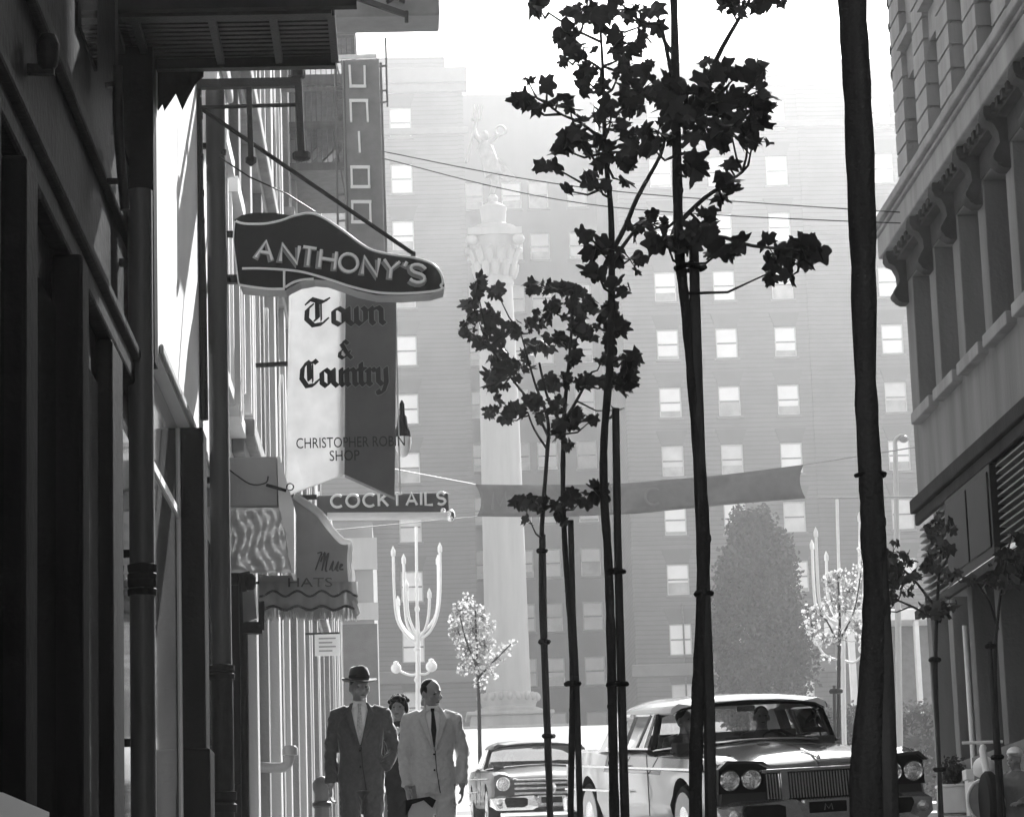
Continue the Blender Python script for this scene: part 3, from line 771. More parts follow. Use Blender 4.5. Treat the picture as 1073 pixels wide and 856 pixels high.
# ================================================================== STREET LAMPS
def lamp_candelabra(label, Y, post, tubes, globes, rings, r=1.5):
    top = P(post[0][0], post[0][1], Y); ft = P(post[-1][0], post[-1][1], Y); gz = zg(ft.x, Y)
    root = thing('candelabra_lamp', label, 'street lamp', (ft.x, Y, gz), None, 'ornate white candelabra lamps')
    k = Y / 2900
    mb = MB(); pp = [P(a, b, Y) for a, b in post]; pp.append(Vector((ft.x, Y, gz)))
    mb.tube(pp, [1.6 * k] * 2 + [2.6 * k] * (len(pp) - 2), 12)
    for yy, rr_ in rings: mb.lathe((P(post[1][0], yy, Y).x, Y, 0), [(2 * k, P(post[1][0], yy + 3, Y).z), (rr_ * k, P(post[1][0], yy, Y).z), (2 * k, P(post[1][0], yy - 3, Y).z)], 12)
    mb.lathe((ft.x, Y, 0), [(.22, gz), (.22, gz + .5), (.13, gz + .7), (2.8 * k, gz + 1.2)], 14)
    mb.build('post', white_paint, root, smooth=50)
    for n, t in enumerate(tubes):
        d = ((n * 37) % 7 - 3) * .06
        pts = [P(a, b, Y + d * (1 - i / (len(t) - 1))) for i, (a, b) in enumerate(t)]
        sp, sr = smooth_path(pts, [r * k] * len(pts), 4)
        mb = MB(); mb.tube(sp, sr, 8)
        mb.lathe(pts[0], [(r * k, -.02), (2.4 * k, 0), (2.4 * k, .1), (1.6 * k, .14), (.4 * k, .2)], 10)
        mb.build('tube', white_paint, root, smooth=50)
    for (gx, gy, gr, arm) in globes:
        mb = MB(); pts = [P(a, b, Y) for a, b in arm]; sp, sr = smooth_path(pts, [1.3 * k] * len(pts), 4); mb.tube(sp, sr, 8)
        o = mb.build('arm', white_paint, root, smooth=50)
        mb = MB(); mb.ell(P(gx, gy, Y), gr * k, gr * k, gr * k, 16, 10); mb.lathe(P(gx, gy, Y), [(gr * .5 * k, gr * .8 * k), (gr * .5 * k, gr * 1.25 * k), (.01, gr * 1.4 * k)], 10)
        mb.build('globe', neon_white, o, smooth=60)
    return root


lamp_candelabra('ornate white candelabra lamp of upright tubes above the hatted man', 58,
                [(436, 552), (437, 640), (438, 672), (438, 740), (439, 860)],
                [[(412, 582), (413, 620), (416, 648), (425, 664), (437, 673)], [(423, 590), (424, 630), (427, 655), (437, 669)], [(426, 617), (428, 645), (437, 667)], [(417, 634), (419, 650), (428, 664), (437, 672)],
                 [(450, 626), (449, 645), (445, 660), (438, 668)], [(461, 578), (461, 620), (458, 645), (450, 662), (438, 671)], [(459, 591), (459, 625), (455, 648), (438, 668)]],
                [(415, 700, 5.5, [(438, 706), (430, 707), (421, 704), (416, 700)]), (452, 698, 6, [(438, 706), (446, 706), (451, 702), (452, 698)])], [(607, 2.8), (638, 2.8), (680, 4), (712, 3.4)])
lamp_candelabra('ornate white candelabra lamp of upright tubes, wrapped in a pale leafy tree', 58,
                [(877, 523), (879, 600), (883, 660), (884, 740), (886, 860)],
                [[(855, 562), (857, 610), (860, 635), (870, 650), (882, 658)], [(851, 575), (853, 620), (858, 640), (882, 656)], [(866, 587), (867, 620), (872, 640), (882, 654)], [(901, 546), (900, 600), (897, 630), (890, 648), (883, 657)], [(906, 570), (905, 620), (900, 642), (883, 658)]],
                [(857, 672, 5, [(884, 690), (872, 690), (862, 684), (857, 674)]), (904, 680, 5, [(884, 692), (894, 694), (902, 688), (904, 682)]), (883, 664, 5, [(884, 680), (884, 672), (883, 666)])], [(672, 4), (700, 3.4)])
# tall lamp post with a curled head
ft = P(944, 860, 64)
lp = thing('street_lamp', 'tall grey lamp post with a curved head beside the right-hand building', 'street lamp', (ft.x, 64, zg(ft.x, 64)))
mb = MB(); k = 64 / 2900
pts = [P(938, 466, 64), P(939, 520, 64), P(941, 650, 64), P(943, 800, 64), Vector((ft.x, 64, zg(ft.x, 64)))]
mb.tube(pts, [2.6 * k, 2.8 * k, 3.2 * k, 3.6 * k, 5 * k], 12); mb.build('post', stucco_grey, lp, smooth=50)
mb = MB(); sp, sr = smooth_path([P(938, 470, 64), P(938, 462, 64), P(942, 457, 64), P(948, 456, 64)], [2.4 * k, 2.4 * k, 2 * k, 2 * k]); mb.tube(sp, sr, 8)
o = mb.build('arm', stucco_grey, lp, smooth=50)
mb = MB(); mb.ell(P(947, 460, 64), 5 * k, 6 * k, 4 * k, 14, 8); mb.build('lamp_head', sign_mid, o, smooth=60)
# globe lamp at the right edge
ft = P(1064, 860, 33)
lp = thing('globe_lamp', 'white globe lamp on a curved bracket post at the right-hand shopfront', 'street lamp', (ft.x, 33, zg(ft.x, 33) + .13))
mb = MB(); k = 33 / 2900
sp, sr = smooth_path([P(1064, 690, 33), P(1061, 720, 33), P(1065, 760, 33), P(1066, 800, 33), Vector((P(1066, 800, 33).x, 33, zg(ft.x, 33)))], [1.6 * k, 2.6 * k, 1.6 * k, 1.6 * k, 2 * k]); mb.tube(sp, sr, 10); mb.build('post', concrete_pale, lp, smooth=50)
mb = MB(); sp, sr = smooth_path([P(1062, 681, 33), P(1068, 684, 33), P(1076, 690, 33), P(1090, 692, 33)], [1.4 * k] * 4); mb.tube(sp, sr, 8); mb.build('bracket', white_paint, lp, smooth=50)
mb = MB(); mb.ell(P(1056, 680, 33), 6.5 * k, 6 * k, 6 * k); mb.build('globe', neon_white, lp, smooth=60)

# ================================================================== BANNER ACROSS THE STREET
Yb = 58
bn = thing('street_banner', 'long dark cloth banner strung across the street before the hotel', 'banner', P(668, 540, Yb))
topc = [(498, 507.5), (540, 508), (600, 508), (660, 506), (720, 501), (780, 495), (842, 487)]
botc = [(500, 541), (540, 541.5), (600, 541), (660, 538.5), (720, 533), (780, 527), (844, 522)]
b = MB(); n = 60
def interp(cs, t):
    f = t * (len(cs) - 1); i = min(int(f), len(cs) - 2); f -= i
    return cs[i][0] * (1 - f) + cs[i + 1][0] * f, cs[i][1] * (1 - f) + cs[i + 1][1] * f
grid = []
for j in range(7):
    row = []
    for i in range(n + 1):
        t = i / n; a, c = interp(topc, t), interp(botc, t); v = j / 6
        x = a[0] * (1 - v) + c[0] * v; y = a[1] * (1 - v) + c[1] * v
        bow = 4 * v * (1 - v); x += bow * (5 * max(0, 1 - t * 12) - 5 * max(0, 1 - (1 - t) * 12))
        row.append(P(x, y, Yb + .12 * sin(t * 19) * bow + .05 * sin(t * 41 + v * 4)))
    grid.append(row)
vs = [p for r in grid for p in r]; W1 = n + 1
b.add(vs, [(j * W1 + i, j * W1 + i + 1, (j + 1) * W1 + i + 1, (j + 1) * W1 + i) for j in range(6) for i in range(n)])
o = b.build('cloth', banner_cloth, bn, smooth=60)
s = o.modifiers.new('s', 'SOLIDIFY'); s.thickness = .01
for ch, x, y0, y1 in (('M', 516, 534, 516), ('C', 676, 529, 512)):
    b = MB()
    o0 = P(x, y0, Yb - .2); hh = (P(x, y1, Yb).z - P(x, y0, Yb).z)
    for l in strokes(ch, hh * .9, hh): b.tube([o0 + Vector((u, 0, v)) for u, v in l], .03, 4, flat=.25)
    b.build('lettering', banner_letter, bn)
for a, c in (((498, 507.5), (300, 470)), ((500, 541), (300, 560)), ((842, 487), (1000, 462)), ((844, 522), (1000, 520))):
    b = MB(); b.tube([P(*a, Yb), P(*c, 52 if c[0] < 500 else 38)], .012, 5); b.build('rope', grey_iron, bn)
# overhead wires
for n_, (pa, pm, pb) in enumerate((((396, 158), (640, 200), (1075, 231)), ((396, 165), (640, 217), (1075, 239)))):
    a, m_, c = P(*pa, 36.2), P(*pm, 36.4), P(*pb, 35)
    w = MB(); sp, sr = smooth_path([a, m_, c], [.008] * 3, 12); w.tube(sp, sr, 5)
    tag(w.build('overhead_wire', black_iron), ('upper' if n_ == 0 else 'lower') + ' of the two thin wires slung across the lane', 'wire', 'wires slung across the lane')

# ================================================================== RIGHT-HAND BUILDING
RX, YE = 7.0, 37.0
rbld = thing('stone_building', 'grey stone corner building with bracketed cornice and tall recessed windows', 'building', (RX, YE, 1.8))
cs = [35.85 - 1.6 * k_ for k_ in range(12)]
wb = MB()
wb.box(RX + .45, 19, -6, YE - .02, -1.5, 26)                     # core
wb.box(RX, RX + .45, -6, YE, 5.75, 6.95)                         # plain band under the sills
wb.box(RX, RX + .45, -6, YE, 8.85, 9.3)
edges = [YE - .0] + [v for c in cs for v in (c + .6, c - .6)] + [-6]
for i in range(0, len(edges) - 1, 2): wb.box(RX, RX + .45, edges[i + 1], edges[i], 6.95, 8.85)
wb.build('wall', concrete, rbld, bevel=.015)
fz = MB(); fz.box(RX - .012, RX, -6, YE, 8.86, 9.16); fz.build('frieze', shade_and_dark, rbld)  # thin dark sheet, shade below the cornice put into its colour
for i, c in enumerate(cs[:6]):
    mb = MB(); mb.box(RX + .36, RX + .44, c - .56, c + .56, 6.97, 8.84); o = mb.build('window', win_dark, rbld)
    mb = MB(); mb.box(RX + .3, RX + .36, c - .6, c - .54, 6.96, 8.84); mb.box(RX + .3, RX + .36, c + .54, c + .6, 6.96, 8.84); mb.box(RX + .3, RX + .36, c - .54, c + .54, 7.8, 7.87)
    mb.build('frame', concrete_pale, o)
    mb = MB(); mb.box(RX - .13, RX + .3, c - .68, c + .62, 6.8, 6.955); mb.build('sill', concrete_pale, o, bevel=.015)
mb = MB()
mb.box(RX - .3, RX + .45, -6, YE + .26, 9.3, 9.6); mb.box(RX - .34, RX + .45, -6, YE + .3, 9.6, 9.66); mb.box(RX - .4, RX + .45, -6, YE + .36, 9.66, 9.78)
mb.build('cornice', concrete_pale, rbld, bevel=.02)
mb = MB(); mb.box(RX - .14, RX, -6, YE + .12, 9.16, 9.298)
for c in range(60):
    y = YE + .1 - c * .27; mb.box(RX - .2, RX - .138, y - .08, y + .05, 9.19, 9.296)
mb.build('dentil_course', shade_and_dark, rbld)  # dark colour carries the cornice shade
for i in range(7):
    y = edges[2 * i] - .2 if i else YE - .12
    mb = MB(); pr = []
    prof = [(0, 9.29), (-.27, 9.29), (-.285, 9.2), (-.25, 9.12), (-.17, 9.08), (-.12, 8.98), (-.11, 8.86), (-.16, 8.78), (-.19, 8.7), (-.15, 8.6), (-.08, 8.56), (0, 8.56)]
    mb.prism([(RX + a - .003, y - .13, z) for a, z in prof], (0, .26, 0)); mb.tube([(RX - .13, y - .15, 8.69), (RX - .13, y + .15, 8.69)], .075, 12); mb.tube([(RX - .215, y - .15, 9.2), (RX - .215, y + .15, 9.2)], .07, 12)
    mb.build('bracket', shade_and_dark, rbld, smooth=40)  # brackets coloured dark to paint in the overhang's shade
# rusticated upper storey
up = [(YE, cs[0] + .42)] + [(cs[i] - .42, cs[i + 1] + .42) for i in range(11)]
for a, c in up[:7]:
    mb = MB(); z = 9.79
    while z < 15.2:
        mb.box(RX + .0, RX + .45, c, a, z, z + .27); z += .31
    mb.box(RX + .05, RX + .44, c + .03, a - .03, 9.79, z); mb.build('rusticated_pier', concrete_pale, rbld)
for i, c in enumerate(cs[:7]):
    mb = MB(); mb.box(RX + .38, RX + .44, c - .41, c + .41, 9.79, 11.6); o = mb.build('window', win_dark, rbld)
    mb = MB(); mb.box(RX + .08, RX + .38, c - .42, c + .42, 11.6, 12.0); mb.box(RX - .06, RX + .38, c - .42, c + .42, 12.0, 12.12); mb.box(RX + .1, RX + .44, c - .42, c + .42, 12.12, 13.2); mb.build('lintel', concrete_pale, o)
mb = MB(); 
for z in (11.9, 12.25, 12.6, 12.95, 13.3): mb.ell((RX + .06, YE + .01, z), .08, .08, .13, 10, 7)
mb.box(RX + .02, RX + .12, YE, YE + .05, 11.7, 13.6)
mb.build('corner_ornament', shade_and_dark, rbld, smooth=60)
# shopfront: dark panel, louvres, slatted canopy
mb = MB(); mb.box(RX - .12, RX, 26, YE, 5.66, 5.85); mb.box(RX - .06, RX, 26, YE, 5.5, 5.66); mb.build('moulding', dark_trim, rbld, bevel=.02)
mb = MB()
for k_ in range(12):
    z = 4.42 + k_ * .09
    for a, c in ((34.9, 36.9), (26, 31.9)): mb.prism([(RX + .2, a, z), (RX - .02, a, z + .01), (RX - .02, a, z + .03), (RX + .2, a, z + .075)], (0, c - a, 0))
mb.box(RX + .2, RX + .45, 26, YE, 4.3, 5.75); mb.build('louvre_panel', grey_iron, rbld)
mb = MB(); mb.box(RX - .08, RX + .2, 32.0, 34.8, 4.35, 5.48); mb.box(RX - .1, RX - .08, 32.1, 33.3, 4.5, 5.4); mb.box(RX - .1, RX - .08, 33.4, 34.7, 4.5, 5.4); mb.build('dark_panel', sign_black, rbld, bevel=.02)
mb = MB(); mb.box(RX, RX + .45, -6, YE, 1.0, 1.9 + .3)
for c in (36.75, 35.3, 34.0, 32.4, 30.6): mb.box(RX, RX + .45, c - .14, c + .14, 2.2, 4.3)
mb.build('shopfront_pier', concrete, rbld, bevel=.015)
for a, c in ((35.45, 36.6), (34.15, 35.15), (32.55, 33.85), (30.75, 32.25)):
    mb = MB(); mb.box(RX + .3, RX + .36, a, c, 2.2, 4.3); mb.build('shop_window', shop_glass, rbld)
ca = thing('slatted_canopy', 'pale slatted canopy over the right-hand shopfront', 'canopy', (6.5, 33.5, 4.2))
mb = MB()
for k_ in range(7):
    x = 6.45 + k_ * .08; mb.prism([(x, 29.4, 4.0 + k_ * .06), (x + .05, 29.4, 4.05 + k_ * .06), (x + .05, 29.4, 4.07 + k_ * .06), (x, 29.4, 4.02 + k_ * .06)], (0, 5.0, 0))
mb.build('slat', white_paint, ca)
for y in (30.6, 32.4, 34.2): mb = MB(); mb.bar((6.42, y, 3.97), (7.0, y, 4.4), .04, .05); mb.build('arm', dark_trim, ca)
mb = MB(); mb.box(6.38, 6.43, 29.4, 34.4, 3.93, 4.03); mb.build('fascia', shade_and_dark, ca)
# pavilion behind the hedge
pv = thing('pavilion', 'flat-roofed pavilion with slim white posts behind the hedge', 'building', (P(940, 745, 76).x, 76, zg(13, 76)))
mb = MB(); a, c = P(880, 648, 76), P(1030, 648, 76)
mb.box(a.x, c.x, 76, 79, P(930, 650, 76).z, P(930, 638, 76).z); mb.build('roof', white_paint, pv, bevel=.03)
mb = MB(); mb.box(a.x + .2, c.x - .2, 77.5, 78.5, zg(13, 76), P(930, 650, 76).z); mb.build('back_wall', sign_mid, pv)
for px, w in ((918, 5), (964, 2.2), (895, 3)):
    mb = MB(); q = P(px, 700, 76); mb.box(q.x - w * 76 / 2900, q.x + w * 76 / 2900, 76.1, 76.4, zg(13, 76), P(930, 650.5, 76).z); mb.build('post', white_paint, pv)
# pole with box, planter
q = P(1021, 812, 34.5)
po = thing('sign_pole', 'slim white pole standing in a square white box by the shopfront', 'pole', (q.x, 34.5, zg(q.x, 34.5) + .13))
mb = MB(); t = P(1020, 655, 34.5); mb.tube([q, (q.x, 34.5, t.z)], .035, 10); mb.build('pole', white_paint, po, smooth=50)
mb = MB(); mb.box(q.x - .11, q.x + .11, 34.4, 34.6, zg(q.x, 34.5) + .13, P(1021, 817, 34.5).z); mb.box(q.x - .13, q.x + .13, 34.38, 34.62, P(1021, 817, 34.5).z, P(1021, 806, 34.5).z); mb.build('box', white_paint, po, bevel=.01)
q0, q1 = P(984, 830, 35), P(1010, 830, 35)
pl = thing('planter', 'dark round bush in a pale planter box beside the shop door', 'planter', ((q0.x + q1.x) / 2, 35, zg(6.3, 35) + .13))
mb = MB(); mb.box(q0.x, q1.x, 34.85, 35.15, zg(6.3, 35) + .13, P(990, 825, 35).z); mb.box(q0.x - .02, q1.x + .02, 34.83, 35.17, P(990, 825, 35).z, P(990, 822, 35).z); mb.build('box', white_paint, pl, bevel=.01)
mb = MB(); rr = random.Random(3); cc = P(999, 810, 35); pts = [cc + Vector((rr.gauss(0, .075), rr.gauss(0, .07), rr.gauss(0, .075))) for _ in range(300)]; clump_mass(mb, pts, .022, rr, 4); mb.build('bush', leaf_cyp, pl)

# ================================================================== LEFT-HAND BUILDINGS
LX = -1.62
l1 = thing('dark_shop_building', 'dark painted shop building nearest on the left, with deep pilasters', 'building', (LX, 12, -.4))
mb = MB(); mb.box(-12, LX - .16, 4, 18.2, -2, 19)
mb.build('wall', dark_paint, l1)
for y0, y1, pr in ((10.2, 11.2, .14), (12.1, 12.5, .12), (13.9, 14.2, .16), (15.9, 16.5, .1), (17.85, 18.19, .05), (8, 8.4, .14)):
    mb = MB(); mb.box(LX - .16, LX - .16 + pr, y0, y1, -2, 3.6); mb.build('pilaster', dark_trim, l1, bevel=.02)
mb = MB()
mb.box(LX - .16, LX - .06, 5, 18.1, 3.6, 3.75); mb.box(LX - .16, LX - .02, 5, 18.15, 3.75, 3.83); mb.build('cornice', dark_trim, l1, bevel=.02)
mb = MB(); mb.box(LX - .16, LX - .1, 5, 18.1, 4.6, 4.72)
mb.build('cornice', dark_trim, l1, bevel=.02)
mb = MB(); mb.box(LX - .16, LX + .003, 17.95, 18.195, 3.9, 18.5); mb.build('corner_pier', dark_paint, l1)
for a, c in ((11.25, 12.05), (12.55, 13.85), (14.25, 15.85), (16.55, 17.8)):
    mb = MB(); mb.box(LX - .15, LX - .13, a, c, .35, 3.3); mb.build('shop_window', shop_glass, l1)
for a, c in ((11.25, 12.05), (12.55, 13.85), (14.25, 15.85), (16.55, 17.8)):
    mb = MB(); mb.box(LX - .15, LX - .1, a, c, -1, .3); mb.build('stall_riser', dark_trim, l1)
for a in (12.8, 15.0, 17.0):
    mb = MB(); mb.box(LX - .15, LX - .13, a, a + .8, 5.2, 7.2); mb.build('window', shop_glass, l1)


def downpipe(label, px, py, Y, r, ytop, collars, X=None, low=None):
    q = P(px, py, Y); root = thing('downpipe', label, 'drainpipe', (q.x, Y, zg(q.x, Y) + .13))
    zt = P(px, ytop, Y).z; zb = zg(q.x, Y) + .13
    mb = MB(); mb.tube([(q.x, Y, zt), (q.x, Y, zb)], r, 18); mb.build('pipe', pipe_paint, root, smooth=50)
    for yy, h, k_ in collars:
        z = P(px, yy, Y).z; mb = MB(); mb.lathe((q.x, Y, z), [(r, -h), (r * k_, -h), (r * k_ * 1.03, -h * .4), (r * 1.05, -h * .2), (r * k_, 0), (r * k_ * 1.03, h * .6), (r, h * .7)], 18); mb.build('collar', dark_trim, root, smooth=40)
    if low:
        z = P(px, low, Y).z; mb = MB(); mb.tube([(q.x, Y, z), (q.x, Y, zb)], r * .93 + .012, 18); mb.build('lower_pipe', black_iron, root, smooth=50)
    for z in (zb + 1.2, (zb + zt) / 2, zt - .5): mb = MB(); mb.box(q.x - .35, q.x, Y - .015, Y + .015, z, z + .05); mb.build('clamp', black_iron, root)
    return root


downpipe('stout dark drainpipe with a double ring on the nearest shopfront', 149, 600, 17.3, .08, 200, [(598, .06, 1.14), (614, .06, 1.14)])
downpipe('tall drainpipe with black lower section beside the hanging shoe sign', 229, 400, 22.4, .082, 96, [(703, .07, 1.25), (838, .1, 1.3)], low=703)

l2 = thing('white_stucco_building', 'white stucco building with sunlit wall behind the sign brackets', 'building', (LX, 21, .2))
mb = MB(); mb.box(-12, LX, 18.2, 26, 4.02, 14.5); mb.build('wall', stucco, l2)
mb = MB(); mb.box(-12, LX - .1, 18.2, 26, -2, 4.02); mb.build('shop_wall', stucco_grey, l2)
for y0, y1 in ((20.9, 21.3), (25.3, 25.9)):
    mb = MB(); mb.box(LX - .1, LX + .1, y0, y1, -1, 4.018); mb.box(LX - .1, LX + .13, y0 - .03, y1 + .03, -1, P(200, 785, 21).z); mb.build('pier', dark_trim, l2, bevel=.015)
mb = MB(); mb.box(LX - .1, LX - .085, 18.3, 20.88, .35, 4.0); mb.build('shop_window', shop_glass_pale, l2)
mb = MB(); mb.box(LX - .1, LX - .085, 21.4, 25.2, .9, 3.6); mb.build('shop_window', shop_glass_pale, l2)
mb = MB(); mb.box(LX - .1, LX - .07, 18.3, 20.88, .27, .35); mb.box(LX - .1, LX - .07, 20.8, 20.86, .35, 4); mb.box(LX - .1, LX - .07, 18.3, 20.8, 3.3, 3.36); mb.build('window_frame', white_paint, l2)
mb = MB(); mb.box(LX, LX + .03, 18.3, 26, 4.03, 4.1); mb.build('string_course', stucco_grey, l2, bevel=.02)
mb = MB(); mb.box(LX, LX + .06, 18.3, 26, 8.2, 8.4)
mb.build('string_course', stucco_grey, l2, bevel=.02)
for y in (23.4, 25.0):
    mb = MB(); mb.box(LX - .0, LX + .025, y, y + .9, 5.0, 7.0); o = mb.build('window', win_dark, l2)
    mb = MB(); mb.box(LX, LX + .14, y - .1, y + 1, 4.88, 5.0); mb.box(LX, LX + .1, y - .1, y - .0, 5.0, 7.0); mb.box(LX, LX + .1, y + .9, y + 1, 5, 7.0); mb.box(LX, LX + .16, y - .12, y + 1.02, 7.0, 7.15); mb.build('frame', white_paint, o)


def side_building(label, Y0, Y1, zt, m, ps, cor, seed, X=LX):
    rr = random.Random(seed); root = thing('shop_building', label, 'building', (X, (Y0 + Y1) / 2, zg(X, (Y0 + Y1) / 2)), None, 'shop buildings along the left side of the lane')
    mb = MB(); mb.box(-14, X, Y0, Y1 - .01, -1, zt); mb.build('wall', m, root)
    y = Y0 + .3; n = 0
    while y < Y1 - .6:
        w = rr.uniform(.3, .5); pr = rr.uniform(.08, .16)
        mb = MB(); mb.box(X, X + pr, y, y + w, -1, zt - .6); mb.build('pilaster', stucco_grey if n % 2 else concrete, root, bevel=.01)
        for z0 in cor[:-1]:
            mb = MB(); mb.box(X, X + .02, y + w + .3, y + ps - .3, z0 + .7, z0 + 2.5); o = mb.build('window', win_dark, root)
            mb = MB(); mb.box(X, X + .09, y + w + .2, y + w + .3, z0 + .6, z0 + 2.6); mb.box(X, X + .09, y + ps - .3, y + ps - .2, z0 + .6, z0 + 2.6); mb.build('frame', white_paint, o)
        y += ps; n += 1
    for z in cor: mb = MB(); mb.box(X, X + .22, Y0, Y1, z, z + .18); mb.box(X, X + .12, Y0, Y1, z - .16, z); mb.build('cornice', concrete_pale, root, bevel=.02)
    return root


side_building('light stucco shop building beyond the white one, hung with signs', 26, 37, 13.5, stucco, 1.9, (4.9, 8.6, 12.8), 4)
side_building('tall shop building at the far end of the lane, hung with fire escapes', 37, 52, 14.5, stucco, 2.2, (5.8, 10, 13.6), 5)
side_building('low striped shopfront last before the square, behind the hatted man', 52, 66, 8.6, stucco, 1.5, (8.2,), 6)
# notice board by the far doors
q = P(343, 675, 40)
nb = thing('notice_board', 'small pale notice board with grey lines above the hatted man', 'sign', (q.x, 40, q.z))
mb = MB(); a, c = P(330, 687, 40), P(356, 664, 40); mb.box(a.x, c.x, 40, 40.04, a.z, c.z); mb.build('board', white_paint, nb)
mb = MB()
for i_ in range(4): mb.box(a.x + .06, c.x - .06 - .05 * (i_ % 2), 39.99, 39.998, c.z - .07 - i_ * .06, c.z - .05 - i_ * .06)
mb.build('lettering', letter_shadow, nb)
mb = MB(); mb.box(LX, c.x, 40.01, 40.03, c.z, c.z + .03); mb.build('bracket', black_iron, nb)

# overhead fire-escape platform, near
fe = thing('fire_escape', 'dark slatted fire escape platform overhead on the nearest left wall', 'fire escape', (-1.0, 17, 5.3))
FY0, FY1 = 17.2, 18.3
za = P(340, 70, FY1).z
xe = P(345, 45, 17.7).x
mb = MB()
for i_ in range(12):
    y = FY0 + .06 + i_ * .085; mb.box(-1.75, xe, y, y + .05, za + .05, za + .09)
mb.build('slats', black_iron, fe)
mb = MB(); mb.box(-1.75, xe + .03, FY0 - .05, FY0 + .05, za - .02, za + .12); mb.box(-1.75, xe + .03, FY1 - .08, FY1, za - .02, za + .14)
for x in (-1.7, -1.2, -.8, xe): mb.box(x, x + .05, FY0 + .05, FY1 - .08, za - .0, za + .05)
mb.build('frame', black_iron, fe)
mb = MB(); mb.box(-1.75, P(374, 10, FY0).x, FY0 - .14, FY0 - .06, za + .0, za + .55)
mb.build('side_board', dark_trim, fe)
ra = thing('torn_awning', 'ragged dark canvas hanging in points below the overhead fire escape', 'awning', P(180, 60, 18.4))
mb = MB(); mb.prism([P(x, y, 18.36) for x, y in ((136, 58), (214, 62), (213, 80), (204, 89), (196, 104), (191, 115), (184, 98), (172, 116), (170, 109), (152, 136), (157, 158), (158, 230), (136, 232))], (0, .02, 0)); mb.build('canvas', dark_trim, ra)
mb = MB(); mb.tube([P(134, 57, 18.4), P(216, 61, 18.4)], .02, 8); mb.build('rail', black_iron, ra)
# the bracket at far upper left, and a leaning ladder rail
fl = thing('floodlight', 'small black floodlight on an arm high on the nearest shopfront', 'lamp', P(50, 65, 13))
mb = MB(); mb.lathe(P(50, 58, 13), [(.03, -.08), (.05, -.05), (.06, .05), (.04, .1)], 12); mb.build('lamp_head', black_iron, fl, smooth=40)
mb = MB(); a = P(50, 74, 13); mb.bar(P(18, 73, 13.0), P(57, 74, 13), .04, .05); mb.bar(a, P(50, 60, 13), .04, .04); mb.build('arm', black_iron, fl)
wp = thing('wall_pipe', 'thin black pipe with clamps high on the dark shopfront', 'pipe', P(125, 300, 16))
mb = MB(); mb.tube([P(123, 70, 16), P(125, 150, 16), P(131, 220, 16)], .03, 8); mb.build('pipe', black_iron, wp, smooth=50)
mb = MB(); mb.bar(P(110, 90, 16.0), P(124, 88, 16), .03, .03); mb.bar(P(112, 190, 16), P(130, 190, 16), .03, .03); mb.build('clamp', black_iron, wp)
# white board at bottom left
wbd = thing('white_board', 'white slanted board leaning low against the nearest dark shopfront', 'board', P(20, 860, 10.9))
mb = MB(); mb.prism([P(-30, 826, 10.9), P(3, 830, 10.9), P(50, 850, 10.9), P(50, 960, 10.9), P(-30, 960, 10.9)], (0, .05, 0)); mb.build('board', white_paint, wbd)

# sign scaffold (pipes)
sf = thing('sign_bracket', 'black pipe framework bolted to the wall above the shoe sign', 'bracket', P(209, 430, 22))
mb = MB(); mb.tube([P(207, 94, 22), P(209, 200, 22), P(212, 300, 22), P(214, 440, 22)], .035, 10)
for y in (122, 165, 203, 232, 262, 310, 345, 372, 400, 430): mb.tube([P(208 + (y - 94) * .018 - 4, y, 22), P(208 + (y - 94) * .018 + 4, y, 22)], .03, 6)
mb.build('upright', black_iron, sf, smooth=50)
mb = MB(); mb.bar(P(204, 89, 22), P(311, 87, 22), .07, .075); mb.tube([P(205, 113, 22), P(310, 110, 22)], .018, 8)
mb.bar(P(232, 229.5 - 70, 22), P(237, 160, 22), .04, .04); mb.bar(P(206, 108, 22), P(196, 106, 22), .05, .06); mb.bar(P(215, 350, 22), P(204, 352, 22), .03, .04); mb.build('crossbar', black_iron, sf)
mb = MB(); mb.bar(P(261, 92, 22), P(263, 166, 22), .045, .045); mb.lathe(P(263, 168, 22), [(.045, .02), (.045, -.02), (.01, -.05)], 8)
mb.bar(P(312, 72, 22), P(316, 165, 22), .06, .07); mb.lathe(P(316, 163, 22), [(.075, .02), (.075, -.03), (.02, -.05)], 8); mb.lathe(P(312, 78, 22), [(.06, .03), (.06, -.03)], 8); mb.build('hanger', black_iron, sf)
mb = MB(); mb.tube([P(199, 106, 22), P(433, 266, 22.9)], .019, 8); mb.build('stay_rod', black_iron, sf)
mb = MB(); mb.tube([P(230, 165, 22.2), P(262, 186, 22.2), P(300, 203, 22.4), P(330, 222, 22.7)], .007, 5); mb.build('wire', black_iron, sf)
mb = MB(); mb.tube([P(310, 18, 22), P(312, 70, 22)], .008, 5); mb.build('wire', black_iron, sf)
# high board jutting out at the top
hb = thing('projecting_board', 'grey projecting board with a diagonal brace high above the signs', 'sign', P(374, 10, 25))
mb = MB(); a, c = P(300, 19, 25), P(459, -40, 25); mb.box(LX, c.x, 25, 25.5, a.z, c.z); mb.build('board', sign_mid, hb, bevel=.02)
mb = MB(); mb.bar(P(374, -2, 24.9), P(426, 16, 24.9), .04, .05); mb.tube([P(426, 12, 24.9), P(426, 24, 24.9)], .018, 8)
mb.bar(P(405, 3, 24.95), P(424, -8, 24.95), .03, .03); mb.bar(P(405, -6, 24.95), P(424, 3, 24.95), .03, .03); mb.build('brace', black_iron, hb)

